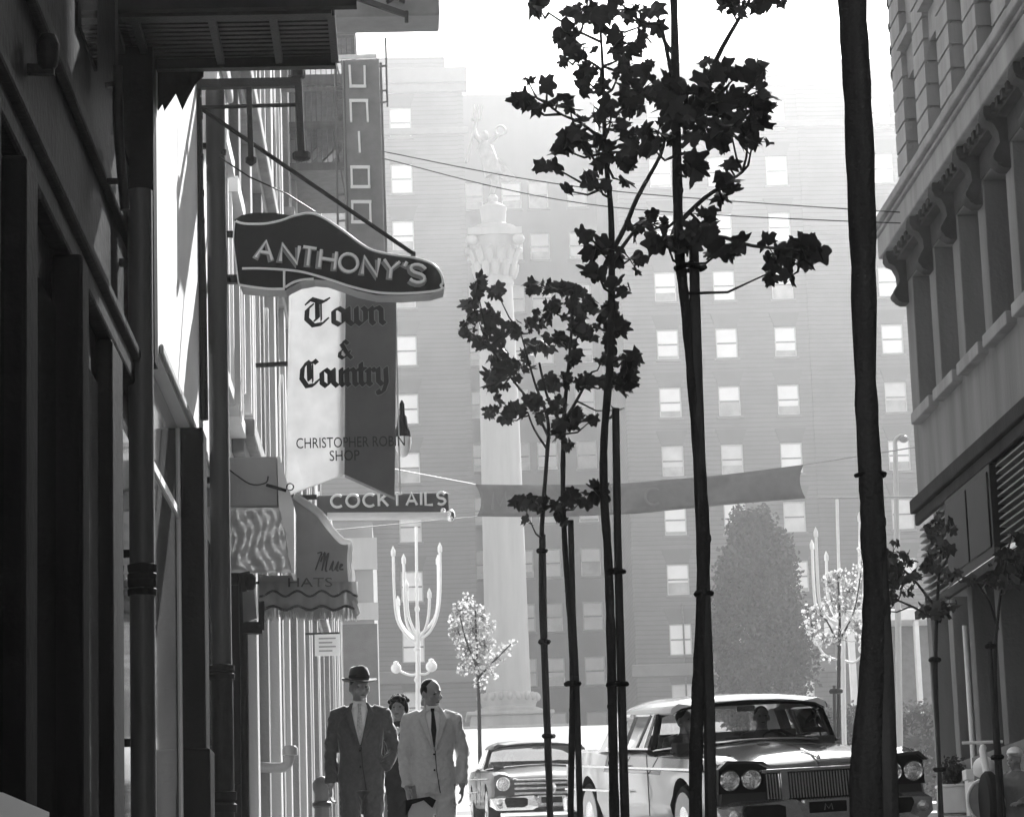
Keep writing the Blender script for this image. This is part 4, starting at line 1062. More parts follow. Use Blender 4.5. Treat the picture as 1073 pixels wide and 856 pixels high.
# ------------------------------------------------------------------ shoe sign
YS = 23.0
z1 = lambda x, y: (230 + x / 3.892, 200 + y / 3.892)
sp_ = lambda x, y, Y=YS: P(*z1(x, y), Y)
shoe = thing('shoe_sign', "black shoe-shaped hanging sign lettered ANTHONY'S in white tubing", 'sign', sp_(400, 300))
out = [(62, 118), (90, 100), (140, 90), (220, 90), (285, 100), (330, 94), (365, 86), (400, 94), (440, 112), (500, 158), (560, 205), (610, 236), (660, 252), (720, 262), (790, 270), (850, 285), (890, 310), (912, 350), (918, 385), (912, 405),
       (860, 420), (740, 428), (640, 425), (560, 408), (500, 386), (440, 366), (388, 362), (330, 372), (290, 392), (270, 406), (180, 402), (90, 394), (76, 360), (66, 280), (56, 200)]
mb = MB(); mb.prism([sp_(x, y) for x, y in out], (0, .26, 0), 0, 1); mb.build('shoe_body', [sign_black, sign_edge], shoe, bevel=.004)
tubes = [[(66, 124), (100, 134), (180, 135), (250, 122), (300, 104), (365, 92), (420, 108), (500, 160), (570, 212), (625, 243), (700, 260), (790, 273), (850, 290), (885, 312), (906, 345), (911, 375), (902, 386), (908, 400), (860, 412), (740, 419), (640, 414), (540, 392), (460, 366), (380, 342), (330, 330), (262, 322), (170, 317), (92, 317)],
         [(80, 384), (130, 392), (200, 400), (266, 400)], [(264, 326), (264, 396)], [(268, 394), (300, 374), (340, 363), (384, 360)], [(62, 124), (57, 200), (66, 280), (78, 380)]]
mb = MB()
for i_, t in enumerate(tubes):
    pts, rs = smooth_path([sp_(x, y, YS - .03) for x, y in t], [.011 if i_ < 4 else .006] * len(t), 4); mb.tube(pts, rs, 8)
mb.build('neon_outline', neon_white, shoe, smooth=60)
o0 = sp_(150, 270); e0 = sp_(832, 375); base_v = (e0 - o0); hgt = Vector((.03, 0, .235))
mb, ms = MB(), MB()
LETX = [("A", 150, 216), ("N", 248, 318), ("T", 334, 388), ("H", 408, 470), ("O", 486, 560), ("N", 582, 644), ("Y", 664, 728), ("'", 748, 764), ("S", 770, 838)]
for ch, xa, xb in LETX:
    yb_ = 272 + (xa - 150) * .155; h = 72
    w, ls = GLY[ch]
    for l in ls:
        def mp(u, v, dy=0, ox=0, oy=0): 
            xx = xa + (u / max(w, .01)) * (xb - xa) + v * 8 + ox; return sp_(xx, yb_ + (u / max(w, .01)) * (xb - xa) * .155 - v * h + oy, YS + dy)
        pts = [mp(u, v, -.05) for u, v in l]; mb.tube(pts, .0145, 8)
        pts = [mp(u, v, -.008, -5, 7) for u, v in l]; ms.tube(pts, .028, 6, flat=.2)
ms.build('painted_letter', letter_shadow, shoe, smooth=60); mb.build('neon_letter', neon_white, shoe, smooth=60)
mb = MB(); mb.bar(P(216, 245, YS + .1), sp_(58, 178, YS + .1), .05, .05); mb.build('bracket', black_iron, shoe); mb = MB(); mb.bar(P(216, 293, YS + .1), sp_(76, 362, YS + .1), .07, .07); mb.ell(P(234, 292, YS + .05), .06, .06, .05, 10, 6); mb.build('bracket', black_iron, shoe); mb = MB()
mb.tube([sp_(790, 268, YS + .05), sp_(790, 250, YS + .05)], .02, 8); mb.build('bracket', black_iron, shoe)

# ------------------------------------------------------------------ swallow-tailed shop sign
YT = 26.2
tc_ = thing('swallowtail_sign', 'swallow-tailed sign, half white half dark, reading Town & Country in blackletter', 'sign', P(360, 500, YT))
pl_ = [P(303, 296, YT), P(362, 296, YT - .05), P(361, 497, YT - .05), P(300, 521, YT)]
mb = MB(); mb.prism([P(303, 296, YT), P(306, 296, YT - .03), P(362, 296, YT - .03), P(360.5, 497, YT - .03), P(300, 520, YT - .03), P(299, 519, YT)], (0, .02, 0)); mb.build('white_panel', white_trans, tc_)
mb = MB(); mb.prism([P(362.3, 296, YT - .03), P(415.5, 296, YT - .03), P(413.5, 521, YT - .03), P(361, 497, YT - .03)], (0, .16, 0)); mb.build('dark_panel', sign_grey, tc_)
mb = MB(); mb.box(P(415.5, 400, YT).x + .002, P(415.5, 400, YT).x + .016, YT + .02, YT + .14, P(414, 516, YT).z, P(414, 297, YT).z); mb.build('edge_strip', white_paint, tc_)
k = YT / 2900; ux, uy, nn = Vector((1, 0, 0)), Vector((0, 0, 1)), Vector((0, -1, 0))
mb, ml = MB(), MB()
for txt, xa, xb, yb_, xh in (('Town', 321, 407, 341.5, 18.3), ('&', 354, 371, 376, 13.5), ('Country', 316, 410, 405.5, 18)):
    o0 = P(xa, yb_, YT - .03); o0.z += 0
    blackletter(mb, txt, o0, ux, uy, nn, xh * k, (xb - xa) * k, .3, lift=.01)
    blackletter(ml, txt, o0, ux, uy, nn, xh * k, (xb - xa) * k, .3, lift=.003, grow=.006)
vs = MB()
for f in ml.f:
    ctr = sum((ml.v[i_] for i_ in f), Vector()) / len(f)
    if ctr.x > P(362.3, 400, YT).x: vs.add([ml.v[i_] for i_ in f], [tuple(range(len(f)))])
vs.build('letter_outline', sign_mid, tc_); mb.build('lettering', sign_black, tc_)
mb = MB()
mb.text('CHRISTOPHER ROBIN', P(310, 470, YT - .03), ux * .74, uy, .145, .006); mb.text('SHOP', P(345, 483, YT - .03), ux * .8, uy, .145, .006)
mb.build('small_lettering', sign_black, tc_)
mb = MB(); mb.bar(P(268, 383, YT + .05), P(304, 381, YT + .05), .04, .04); mb.build('bracket', black_iron, tc_)
mb = MB(); mb.bar(P(280, 300, YT + .05), P(304, 300, YT + .05), .04, .04); mb.build('bracket', black_iron, tc_)
# lantern behind it
ln = thing('lantern', 'hanging lantern with a dark pointed cap and white globe by the swallow-tailed sign', 'lantern', P(422, 455, 28))
k = 28 / 2900; c = P(422, 458, 28)
mb = MB(); mb.lathe(c, [(9 * k, 0), (8.5 * k, 6 * k), (6 * k, 12 * k), (5 * k, 22 * k), (3.2 * k, 24 * k), (2.6 * k, 36 * k), (.8 * k, 40 * k)], 16); mb.build('cap', sign_black, ln, smooth=40)
mb = MB(); mb.lathe(c, [(8.8 * k, -.3 * k), (9 * k, -6 * k), (7.5 * k, -14 * k), (4.5 * k, -20 * k), (.5 * k, -22 * k)], 16); mb.build('globe', neon_white, ln, smooth=60)
mb = MB(); mb.bar(P(300, 461, 28.2), P(424, 461, 28.2), .03, .03); mb.build('arm', black_iron, ln)
# cocktails
YK = 30
ck = thing('bar_sign', 'dark bar sign reading COCKTAILS over a bright rounded ledge', 'sign', P(400, 540, YK))
mb = MB(); a, c = P(332, 541, YK), P(470, 515, YK); mb.box(a.x, c.x, YK, YK + .18, a.z, c.z); mb.build('box', sign_grey, ck, bevel=.03)
mb = MB(); kk = YK / 2900
W_ = (468 - 347) * kk; hh = 13 * kk; o0 = P(347, 531.5, YK - .03)
for l in strokes('COCKTAILS', W_, hh, .3): mb.tube([o0 + Vector((u, 0, v)) for u, v in l], .0155, 8)
mb.build('neon_letter', neon_white, ck, smooth=60)
mb = MB(); mb.tube([P(343, 541, YK - .12), P(473, 540.5, YK - .12)], 4.2 * kk, 16); mb.build('ledge', white_paint, ck, smooth=50)
mb = MB(); mb.ell(P(472, 540, YK - .12), 5 * kk, 6 * kk, 6.5 * kk); mb.ell(P(464, 535, YK - .08), 3 * kk, 3 * kk, 3 * kk); mb.build('end_knob', chrome, ck, smooth=60)
mb = MB(); mb.bar((LX, YK + .1, P(340, 519, YK).z), (a.x, YK + .1, P(340, 519, YK).z), .05, .05); mb.build('bracket', black_iron, ck); mb = MB(); mb.bar((LX, YK + .1, P(340, 540, YK).z), (a.x, YK + .1, P(340, 540, YK).z), .05, .05); mb.build('bracket', black_iron, ck)
# vertical blade sign
YV = 36
bl = thing('blade_sign', 'tall vertical grey sign with a column of white block letters', 'sign', P(380, 262, YV))
mb = MB(); a, c = P(361, 300, YV), P(398, 64, YV)
mb.prism([P(358.5, 64, YV), P(397, 62, YV), P(404, 300, YV), P(363, 300, YV)], (0, .3, 0)); mb.build('panel', sign_mid, bl, bevel=.02)
mb = MB(); mb.prism([P(397.5, 66, YV - .02), P(400, 66, YV - .02), P(407, 300, YV - .02), P(404.4, 300, YV - .02)], (0, .34, 0)); mb.tube([P(360, 64, YV - .03), P(366, 300, YV - .03)], .012, 6); mb.build('edge_trim', sign_grey, bl)
zv = lambda x, y: P(330 + x / 4.078, 40 + y / 4.078, YV - .05)
mb = MB()
for pts in ([(148, 122), (153, 207), (214, 207), (212, 124)], [(155, 355), (152, 268), (222, 268), (226, 355)], [(188, 405), (192, 486)], [(156, 552), (158, 636), (232, 636), (230, 552), (156, 552)], [(160, 782), (160, 700), (236, 700), (238, 786), (160, 786)]):
    pp = [zv(*p) for p in pts]; mb = MB()
    for p, q in zip(pp, pp[1:]): d = (q - p).normalized() * .018; mb.bar(p - d, q + d, .03, .045)
    mb.build('letter', neon_white, bl, bevel=.006)
mb = MB(); mb.bar((LX, YV + .15, P(360, 90, YV).z), (P(360, 90, YV).x, YV + .15, P(360, 90, YV).z), .05, .05); mb.build('bracket', [grey_iron, white_paint], bl); mb = MB(); mb.bar((LX, YV + .15, P(360, 250, YV).z), (P(362, 250, YV).x, YV + .15, P(360, 250, YV).z), .05, .05); mb.build('bracket', [grey_iron, white_paint], bl); mb = MB()
mb.bar((LX, YV, P(350, 61, YV).z), (P(395, 61, YV).x, YV, P(350, 60, YV).z), .05, .05, 1); mb.build('bracket', [grey_iron, white_paint], bl)
mb = MB()
mb.tube([P(351, 58, YV + .1), P(355, 300, YV + .1)], .014, 6); mb.tube([P(404, 40, YV + .1), P(406, 112, YV + .1)], .014, 6)
for y in (66, 92, 104, 122, 150, 176, 205, 232, 262, 290): mb.bar(P(350 + (y - 60) * .02, y, YV + .1), P(362, y - 1, YV + .1), .025, .025); y < 112 and mb.bar(P(396, y + 4, YV + .1), P(406, y + 3, YV + .1), .02, .02)
mb.bar(P(352, 66, YV + .12), P(362, 104, YV + .12), .02, .02); mb.bar(P(352, 150, YV + .12), P(362, 205, YV + .12), .02, .02); mb.build('framework', grey_iron, bl)
# far fire escape
f2 = thing('fire_escape', 'far fire escape with stacked landings behind the vertical sign', 'fire escape', (-1.2, 40, 11))
for nm, y in (('landing', 100), ('landing', 148), ('landing', 190), ('landing', 20)):
    mb = MB(); z = P(340, y, 40).z; mb.box(LX, -.55, 39, 41.4, z - .12, z)
    for i_ in range(14): mb.box(LX + .02 + i_ * .077, LX + .035 + i_ * .077, 39.0, 39.02, z, z + .55)
    mb.box(LX, -.55, 38.99, 39.03, z + .55, z + .59); mb.box(-.58, -.55, 39.0, 41.4, z + .55, z + .59); mb.box(-.58, -.55, 39.0, 39.03, z, z + .55); mb.build(nm, grey_iron, f2)
mb = MB()
mb.bar((-1.4, 39.3, P(340, 190, 40).z), (-.7, 41.2, P(340, 100, 40).z), .05, .1); mb.bar((-1.1, 39.3, P(340, 190, 40).z), (-.4, 41.2, P(340, 100, 40).z), .05, .1)
mb.build('stair', grey_iron, f2)

# ------------------------------------------------------------------ hat-shop awning and its neighbours
YA = 24.6
za_ = lambda x, y, Y=YA: P(240 + x / 4.753, 500 + y / 4.753, Y)
aw = thing('shop_awning', 'curved cloth awning lettered HATS with scalloped edge and pale fringe', 'awning', za_(380, 500))
prof = [(300, 96), (440, 180), (475, 220), (510, 268), (560, 320), (603, 332), (600, 420), (603, 520)]
mb = MB(); side = prof + [(150, 520), (152, 490), (322, 488), (322, 200)]
mb.prism([za_(x, y) for x, y in side], (0, .012, 0)); mb.build('side_panel', awning_cloth, aw)
mb = MB(); a = [za_(x, y) for x, y in prof]; c = [p + Vector((0, 2.2, 0)) for p in a]
mb.add(a + c, [(i_, i_ + 1, len(a) + i_ + 1, len(a) + i_) for i_ in range(len(a) - 1)]); o = mb.build('top_cloth', awning_cloth, aw); s = o.modifiers.new('s', 'SOLIDIFY'); s.thickness = .012
mb = MB(); pts, rs = smooth_path([za_(x, y, YA - .02) for x, y in [(325, 92), (440, 172), (480, 220), (510, 262), (562, 316), (603, 330), (598, 420), (606, 530)]], [.034, .036, .034, .03, .032, .022, .02, .02], 5); mb.tube(pts, rs, 10)
pts, rs = smooth_path([za_(x, y, YA - .02) for x, y in [(606, 530), (604, 580), (622, 630), (640, 682)]], [.018, .026, .03, .028], 4); mb.tube(pts, rs, 10); mb.build('piping', white_trans, aw, smooth=60)
mb = MB(); n = 44; xs = [150 + 488 * i_ / n for i_ in range(n + 1)]
def wv(x, y, d=0): return za_(x, y, YA - .025 + .02 * sin(x * .09) + d)
top_ = [wv(x, 520) for x in xs]; mid_ = [wv(x, 580 + 14 * cos((x - 160) * .052)) for x in xs]; lo_ = [wv(x, 652 + 10 * cos((x - 160) * .052), .01) for x in xs]
mb.add(top_ + mid_ + lo_, [(r * (n + 1) + i_, r * (n + 1) + i_ + 1, (r + 1) * (n + 1) + i_ + 1, (r + 1) * (n + 1) + i_) for r in range(2) for i_ in range(n)]); o = mb.build('valance', awning_cloth, aw, smooth=60); s = o.modifiers.new('s', 'SOLIDIFY'); s.thickness = .01
mb = MB(); mb.tube([m_ + Vector((0, -.012, 0)) for m_ in mid_], .011, 6); mb.tube([m_ + Vector((0, -.012, 0)) for m_ in lo_], .013, 6); mb.build('scallop_trim', sign_grey, aw)
mb = MB(); rr = random.Random(8)
for i_ in range(150):
    x = rr.uniform(165, 640); t = wv(x, 652 + 10 * cos((x - 160) * .052)); d = za_(x + rr.uniform(-9, 9), 652 + rr.uniform(40, 66), YA - .03 + rr.uniform(-.03, .03)); mb.tube([t, t.lerp(d, .5) + Vector((rr.uniform(-.01, .01), 0, 0)), d], [.006, .008, .004], 5)
mb.build('fringe', fringe_m, aw)
mb = MB()
hh = 46 / 4.753 * YA / 2900
mb.text('HATS', za_(288, 546, YA - .07), Vector((1.42, 0, -.03)), uy, hh / .7 * 1.0, .006)
def script(pts): mb.tube([za_(x, y, YA - .022) for x, y in pts], .007, 6)
for p_ in ([(440, 378), (462, 374), (452, 400), (430, 462)], [(456, 420), (478, 372), (474, 410), (462, 465)], [(474, 420), (496, 376), (480, 458), (490, 466)], [(500, 462), (520, 415), (512, 455), (520, 466)], [(526, 462), (546, 418), (536, 458), (546, 466)], [(552, 448), (566, 436), (556, 434), (552, 456), (570, 458)]):
    pp, _ = smooth_path([Vector((x, y, 0)) for x, y in p_], [1] * len(p_), 4); script([(v.x, v.y) for v in pp])
mb.build('lettering', sign_grey, aw)
mb = MB(); mb.bar(za_(620, 525, YA + .05), za_(150, 525, YA + .05), .02, .02); mb.bar(za_(150, 525, YA + .05), Vector((LX, YA + .05, za_(150, 525).z)), .02, .02)
mb.bar(za_(603, 525, YA), za_(603, 525, YA) + Vector((0, 2.2, 0)), .02, .02); mb.build('frame', black_iron, aw)
# case with rippled metal sheet
YC = 23.7
sc_ = thing('metal_case', 'grey wall case clad below in rippled shiny metal beside the awning', 'case', P(270, 600, YC))
mb = MB(); a, c = P(243, 531, YC), P(290, 478, YC); mb.box(LX - .1, c.x, YC, YC + .6, a.z, c.z); mb.build('upper_panel', stucco_grey, sc_, bevel=.01)
mb = MB(); n = 26; g_ = []
for j in range(16):
    for i_ in range(n + 1):
        v = j / 15; x = 241 + (i_ / n) * (52 + 13 * v); g_.append(P(x, 532 + v * 68, YC - .03 +   .011 * sin(i_ * .8 + 1.6 * sin(j * .6 + i_ * .16) + (i_ * i_ % 7) * .12) + .01 * sin(j * 1.7 + i_ * .3)))
mb.add(g_, [(j * (n + 1) + i_, j * (n + 1) + i_ + 1, (j + 1) * (n + 1) + i_ + 1, (j + 1) * (n + 1) + i_) for j in range(15) for i_ in range(n)]); o = mb.build('rippled_sheet', foil, sc_, smooth=80); s = o.modifiers.new('s', 'SOLIDIFY'); s.thickness = .01; s.offset = 1
mb = MB(); mb.prism([P(290.5, 478, YC - .02), P(293, 478, YC - .02), P(308, 530, YC - .02), P(308.5, 600, YC - .02), P(305, 600, YC - .02), P(292, 532, YC - .02)], (0, .5, 0)); mb.build('edge_trim', white_paint, sc_)
mb = MB(); sp2, sr2 = smooth_path([P(240, 492, YC - .1), P(262, 507, YC - .1), P(278, 506, YC - .1), P(281, 499, YC - .1)], [.006] * 4); mb.tube(sp2, sr2, 6); mb.bar(P(279, 508, YC - .1), P(300, 514, YC - .1), .02, .025)
cc = P(304, 510, YC - .1); mb.tube([cc + Vector((.03 * cos(q_ * pi / 6), 0, .03 * sin(q_ * pi / 6))) for q_ in range(13)], .006, 6); mb.build('bracket', black_iron, sc_)
# dark lamp post with lantern by the shopfront
dp = thing('shop_post', 'dark iron post with a small black lantern box under the awning', 'post', (P(260, 856, 23.3).x, 23.3, zg(-1.3, 23.3) + .13))
mb = MB(); q = P(257, 856, 23.3); mb.tube([P(254, 601, 23.3), (P(256, 700, 23.3).x, 23.3, P(256, 700, 23.3).z), (q.x, 23.3, zg(q.x, 23.3) + .1)], .036, 8); mb.build('post', black_iron, dp, smooth=50)
mb = MB(); mb.bar(P(253, 658, 23.3), P(275, 658, 23.3), .08, .1); mb.bar(P(274, 660, 23.3), P(274, 630, 23.3), .05, .05); mb.bar(P(252, 603, 23.3), P(262, 601, 23.3), .06, .04); mb.lathe(P(262, 612, 23.3), [(.02, .09), (.05, .06), (.05, -.02), (.03, -.05)], 10); mb.build('lantern_bracket', black_iron, dp)
mb = MB(); mb.prism([P(254, 620, 23.25), P(266, 618, 23.25), P(269, 648, 23.25), P(255, 652, 23.25)], (0, .03, 0)); mb.build('glass', shop_glass_pale, dp)
# standpipe and bollard
st = thing('standpipe', 'pale wall standpipe with an elbow on the shopfront left of the hatted man', 'standpipe', (P(300, 803, 30).x, 30, zg(-1, 30) + .13))
mb = MB(); sp2, sr2 = smooth_path([Vector((LX, 30, P(275, 803, 30).z)), P(285, 804, 30), P(298, 803, 30), P(303, 795, 30), P(304, 784, 30)], [.055] * 5); mb.tube(sp2, sr2, 12); mb.build('pipe', sign_mid, st, smooth=60)
mb = MB(); mb.lathe(P(304, 786, 30), [(.06, -.06), (.085, -.05), (.085, .02), (.06, .05)], 12); mb.build('cap', sign_mid, st, smooth=40)
bo = thing('bollard', 'short grey round-topped bollard at the hatted man\'s hand', 'bollard', (P(338, 860, 26).x, 26, zg(-.8, 26) + .13))
mb = MB(); q = P(337, 820, 26); zb = zg(q.x, 26) + .13; mb.lathe((q.x, 26, 0), [(.1, zb), (.075, zb + .1), (.07, q.z - .1), (.085, q.z - .06), (.085, q.z), (.05, q.z + .05), (.01, q.z + .065)], 16); mb.build('body', sign_mid, bo, smooth=40)
mb = MB(); mb.lathe((q.x, 26, q.z - .2), [(.075, -.03), (.09, -.015), (.09, .015), (.075, .03)], 16); mb.build('ring', sign_grey, bo, smooth=40)

# ================================================================== PEOPLE
def remesh(mb, mats, voxel, name, classify, parent):
    me = mb.mesh(name, mats); ob = bpy.data.objects.new('tmp', me); COL.objects.link(ob)
    m = ob.modifiers.new('r', 'REMESH'); m.mode = 'VOXEL'; m.voxel_size = voxel
    s = ob.modifiers.new('s', 'SMOOTH'); s.factor = .5; s.iterations = 3
    dg = bpy.context.evaluated_depsgraph_get(); dg.update()
    me2 = bpy.data.meshes.new_from_object(ob.evaluated_get(dg))
    bpy.data.objects.remove(ob); bpy.data.meshes.remove(me)
    me2.name = name; me2.materials.clear()
    for m_ in mats: me2.materials.append(m_)
    me2.polygons.foreach_set('material_index', [classify(p.center) for p in me2.polygons]); me2.shade_smooth()
    o = bpy.data.objects.new(name, me2); COL.objects.link(o); o.parent = parent
    return o


def hand(mb, w, d, n, side):
    """w wrist, d direction along the hand, n palm normal"""
    d = d.normalized(); n = (n - d * n.dot(d)).normalized(); s = d.cross(n) * side
    Mx = Matrix((s, n, d)).transposed()
    mb.ell(w + d * .055, .042, .018, .06, 12, 8, 0, Mx)
    for k_, (off, L_) in enumerate(((-.033, .07), (-.011, .08), (.012, .076), (.034, .058))):
        a = w + d * .095 + s * off; b_ = a + d * L_ * .5 + s * off * .12 + n * .008; c_ = b_ + d * L_ * .42 + n * .028
        mb.tube([a - d * .02, a, b_, c_], [.0098, .0098, .009, .0075], 8)
    a = w + d * .03 - s * .034; mb.tube([a, a + d * .035 - s * .022 + n * .01, a + d * .068 - s * .024 + n * .026], [.013, .0115, .009], 8)


def person(label, loc, rotz, scale, suit, legm, arms, legs, head=(0, 0, 0), hair='short', hat=False, tie=None, female=False, seated=False, bare=False, cat='person', pitch=0.):
    root = thing('person', label, cat, loc, (0, 0, rotz)); root.scale = (scale * .95, scale, scale)
    mb = MB()
    V = Vector
    f = .9 if female else 1.
    def ring(z, rx, ry, yc=0., n=20, pw=.82): return [V((rx * math.copysign(abs(cos(2 * pi * q / n)) ** pw, cos(2 * pi * q / n)), yc + ry * math.copysign(abs(sin(2 * pi * q / n)) ** pw, sin(2 * pi * q / n)), z)) for q in range(n)]
    if not seated:
        secs = [(.80, .2, .135, .0), (.92, .205, .14, 0), (1.08, .185, .122, 0), (1.2, .195, .128, -.005), (1.32, .208, .13, -.01), (1.42, .2, .11, -.002), (1.475, .14, .085, .005), (1.51, .075, .07, .01)]
        if female: secs = [(.42, .2, .18, 0), (.6, .2, .17, 0), (.88, .19, .145, 0), (1.06, .14, .105, 0), (1.2, .16, .125, -.015), (1.3, .17, .125, -.02), (1.41, .165, .09, 0), (1.46, .11, .07, .005), (1.5, .06, .06, .01)]
    else:
        secs = [(.78, .19, .14, 0), (.95, .185, .13, 0), (1.08, .185, .122, 0), (1.2, .195, .128, -.005), (1.32, .208, .13, -.01), (1.42, .2, .11, -.002), (1.475, .14, .085, .005), (1.51, .075, .07, .01)]
    mb.loft([ring(*q) for q in secs])
    for i_, (sh_, el, wr, hd, hn) in enumerate(arms):
        sh_, el, wr = V(sh_), V(el), V(wr); sd = -1 if sh_.x < 0 else 1
        mb.tube([V((sh_.x * .55, sh_.y, sh_.z + .02)), sh_, sh_.lerp(el, .5), el, el.lerp(wr, .5), wr - (wr - el).normalized() * .01], [.07 * f, .076 * f, .068 * f, .06 * f, .055 * f, .047 * f], 14)
        mb.ell(el, .058 * f, .058 * f, .058 * f)
        if hd is not None:
            hd = V(hd); mb.tube([wr - hd * .03, wr + hd * .02], [.03, .029], 10); hand(mb, wr, hd, V(hn), sd)
    for hp, kn, an in legs:
        hp, kn, an = V(hp), V(kn), V(an)
        if female and not seated: mb.tube([hp, kn, kn.lerp(an, .35), an], [.09, .055, .055, .036], 14)
        else: mb.tube([hp, hp.lerp(kn, .5), kn, kn.lerp(an, .5), an], [.112, .1, .083, .08, .08], 16)
        mb.ell(an + V((0, -.07, -.035)), .048, .135, .042); mb.ell(an + V((0, .03, -.03)), .042, .06, .05)
    hy, hp_, hr = head
    Hm = Matrix.Rotation(hy, 4, 'Z') @ Matrix.Rotation(hp_, 4, 'X') @ Matrix.Rotation(hr, 4, 'Y')
    H3 = Hm.to_3x3(); nk = V((0, .0, 1.53))
    hpnt = lambda x, y, z: nk + H3 @ V((x * 1.04, y, z - 1.56))
    mb.tube([(0, .012, 1.46), (0, .006, 1.54), hpnt(0, 0, 1.6)], [.07 * f, .062 * f, .06 * f], 14)
    mb.ell(hpnt(0, .01, 1.685), .076, .097, .1, 18, 12, 0, H3)
    mb.ell(hpnt(0, -.02, 1.63), .06, .075, .075, 16, 10, 0, H3)
    mb.ell(hpnt(0, -.062, 1.585), .032, .028, .024, 12, 8, 0, H3)          # chin
    mb.tube([hpnt(0, -.085, 1.682), hpnt(0, -.106, 1.65), hpnt(0, -.092, 1.638)], [.011, .016, .012], 10)  # nose
    mb.ell(hpnt(0, -.084, 1.7), .05, .014, .012, 12, 6, 0, H3)             # brow
    mb.ell(hpnt(0, -.083, 1.61), .026, .012, .011, 10, 6, 0, H3)           # lips
    for sd in (-1, 1):
        mb.ell(hpnt(sd * .08, .01, 1.66), .012, .022, .034, 10, 6, 0, H3)
        mb.ell(hpnt(sd * .045, -.06, 1.645), .024, .026, .022, 10, 6, 0, H3)
    hands = [(V(a[2]) + V(a[3]) * .07) if a[3] is not None else None for a in arms]

    def cls(c):
        if c.z > 1.505: return 1
        for h, a in zip(hands, arms):
            if h is None: continue
            dd = V(a[3]).normalized(); w_ = c - V(a[2]); t_ = w_.dot(dd)
            if -.004 < t_ < .3 and (w_ - dd * t_).length < .075: return 1
        if any((c - (V(l[2]) + V((0, -.03, -.03)))).length < .15 and c.z < l[2][2] + .015 for l in legs): return 3
        if not seated and not female and c.z < .79 : return 2
        if female and c.z < .43: return 1
        return 0
    ob_ = remesh(mb, [suit, skin_m, legm, sign_black], .0085, 'body', cls, root)
    from mathutils import noise
    nv_ = [v_.normal.copy() for v_ in ob_.data.vertices]; cv_ = [v_.co.copy() for v_ in ob_.data.vertices]; out_ = []
    for c, n_ in zip(cv_, nv_):
        out_.append(c)
        if c.z > 1.47 or cls(c) in (1, 3): continue
        q_ = V((c.x * 9 + c.z * 3, c.y * 9, c.z * 13 - abs(c.x) * 10)); a_ = noise.noise(q_) * .008 + noise.noise(q_ * 2.3) * .004
        out_[-1] = c + n_ * a_ * (1.6 if abs(c.x) > .21 or c.z < .95 else .8)
    ob_.data.vertices.foreach_set('co', [q_ for c in out_ for q_ in c]); ob_.data.update()
    L = dict(local=True)
    # eyes
    for sd in (-1, 1):
        e = MB(); e.ell(hpnt(sd * .032, -.082, 1.678), .013, .006, .005, 10, 6, 0, H3); e.build('eye', hair_m, root, smooth=60, local=True)
    e = MB(); e.ell(hpnt(0, -.0945, 1.61), .022, .005, .004, 10, 6, 0, H3); e.build('mouth', tie_dark, root, smooth=60, local=True)
    if hair:
        e = MB()
        if hair == 'balding':
            for sd in (-1, 1): e.ell(hpnt(sd * .052, .03, 1.69), .032, .062, .055, 14, 9, 0, H3)
            e.ell(hpnt(0, .048, 1.705), .078, .07, .08, 16, 10, 0, H3); e.ell(hpnt(0, .03, 1.73), .07, .078, .06, 16, 10, 0, H3)
        elif hair == 'woman':
            e.ell(hpnt(0, .02, 1.715), .092, .1, .09, 16, 10, 0, H3)
            for sd in (-1, 1): e.ell(hpnt(sd * .078, .01, 1.67), .026, .05, .055, 12, 8, 0, H3)
            e.ell(hpnt(0, -.05, 1.765), .06, .04, .03, 12, 8, 0, H3)
            for q in range(26):
                a_ = q * 2.4; t_ = .15 + .8 * (q / 26); e.ell(hpnt(.098 * math.sqrt(t_) * cos(a_), .02 + .1 * math.sqrt(t_) * sin(a_), 1.73 + .075 * (1 - t_)), .026, .026, .024, 8, 6, 0, H3)
        else:
            e.ell(hpnt(0, .025, 1.712), .081, .094, .08, 16, 10, 0, H3)
        e.build('hair', hair_m, root, smooth=60, local=True)
    if hat:
        e = MB(); n = 28; rings = []
        for r_, z_ in ((.16, 1.722), (.168, 1.73), (.16, 1.737), (.1, 1.733)):
            rings.append([hpnt(r_ * .88 * cos(2 * pi * q / n), .01 + r_ * sin(2 * pi * q / n), z_ + .018 * cos(2 * pi * q / n) ** 2 - .012 * max(0, -sin(2 * pi * q / n))) for q in range(n)])
        for r_, z_, pin in ((.1, 1.75, 0), (.099, 1.78, 0), (.094, 1.805, .1), (.084, 1.832, .28), (.062, 1.842, .35), (.03, 1.828, 0), (.005, 1.82, 0)):
            rings.append([hpnt(r_ * .86 * cos(2 * pi * q / n) * (1 - pin * max(0, -sin(2 * pi * q / n))), .01 + r_ * 1.06 * sin(2 * pi * q / n), z_ + .012 * abs(sin(2 * pi * q / n))) for q in range(n)])
        e.loft(rings); hb_ = e.build('hat', felt, root, smooth=50, local=True)
        e = MB(); rings = [[hpnt(.1 * .87 * cos(2 * pi * q / n), .01 + .1 * 1.05 * sin(2 * pi * q / n), z_) for q in range(n)] for z_ in (1.748, 1.775)]; e.loft(rings, 0, False); e.build('hat_band', sign_black, hb_, smooth=60, local=True)
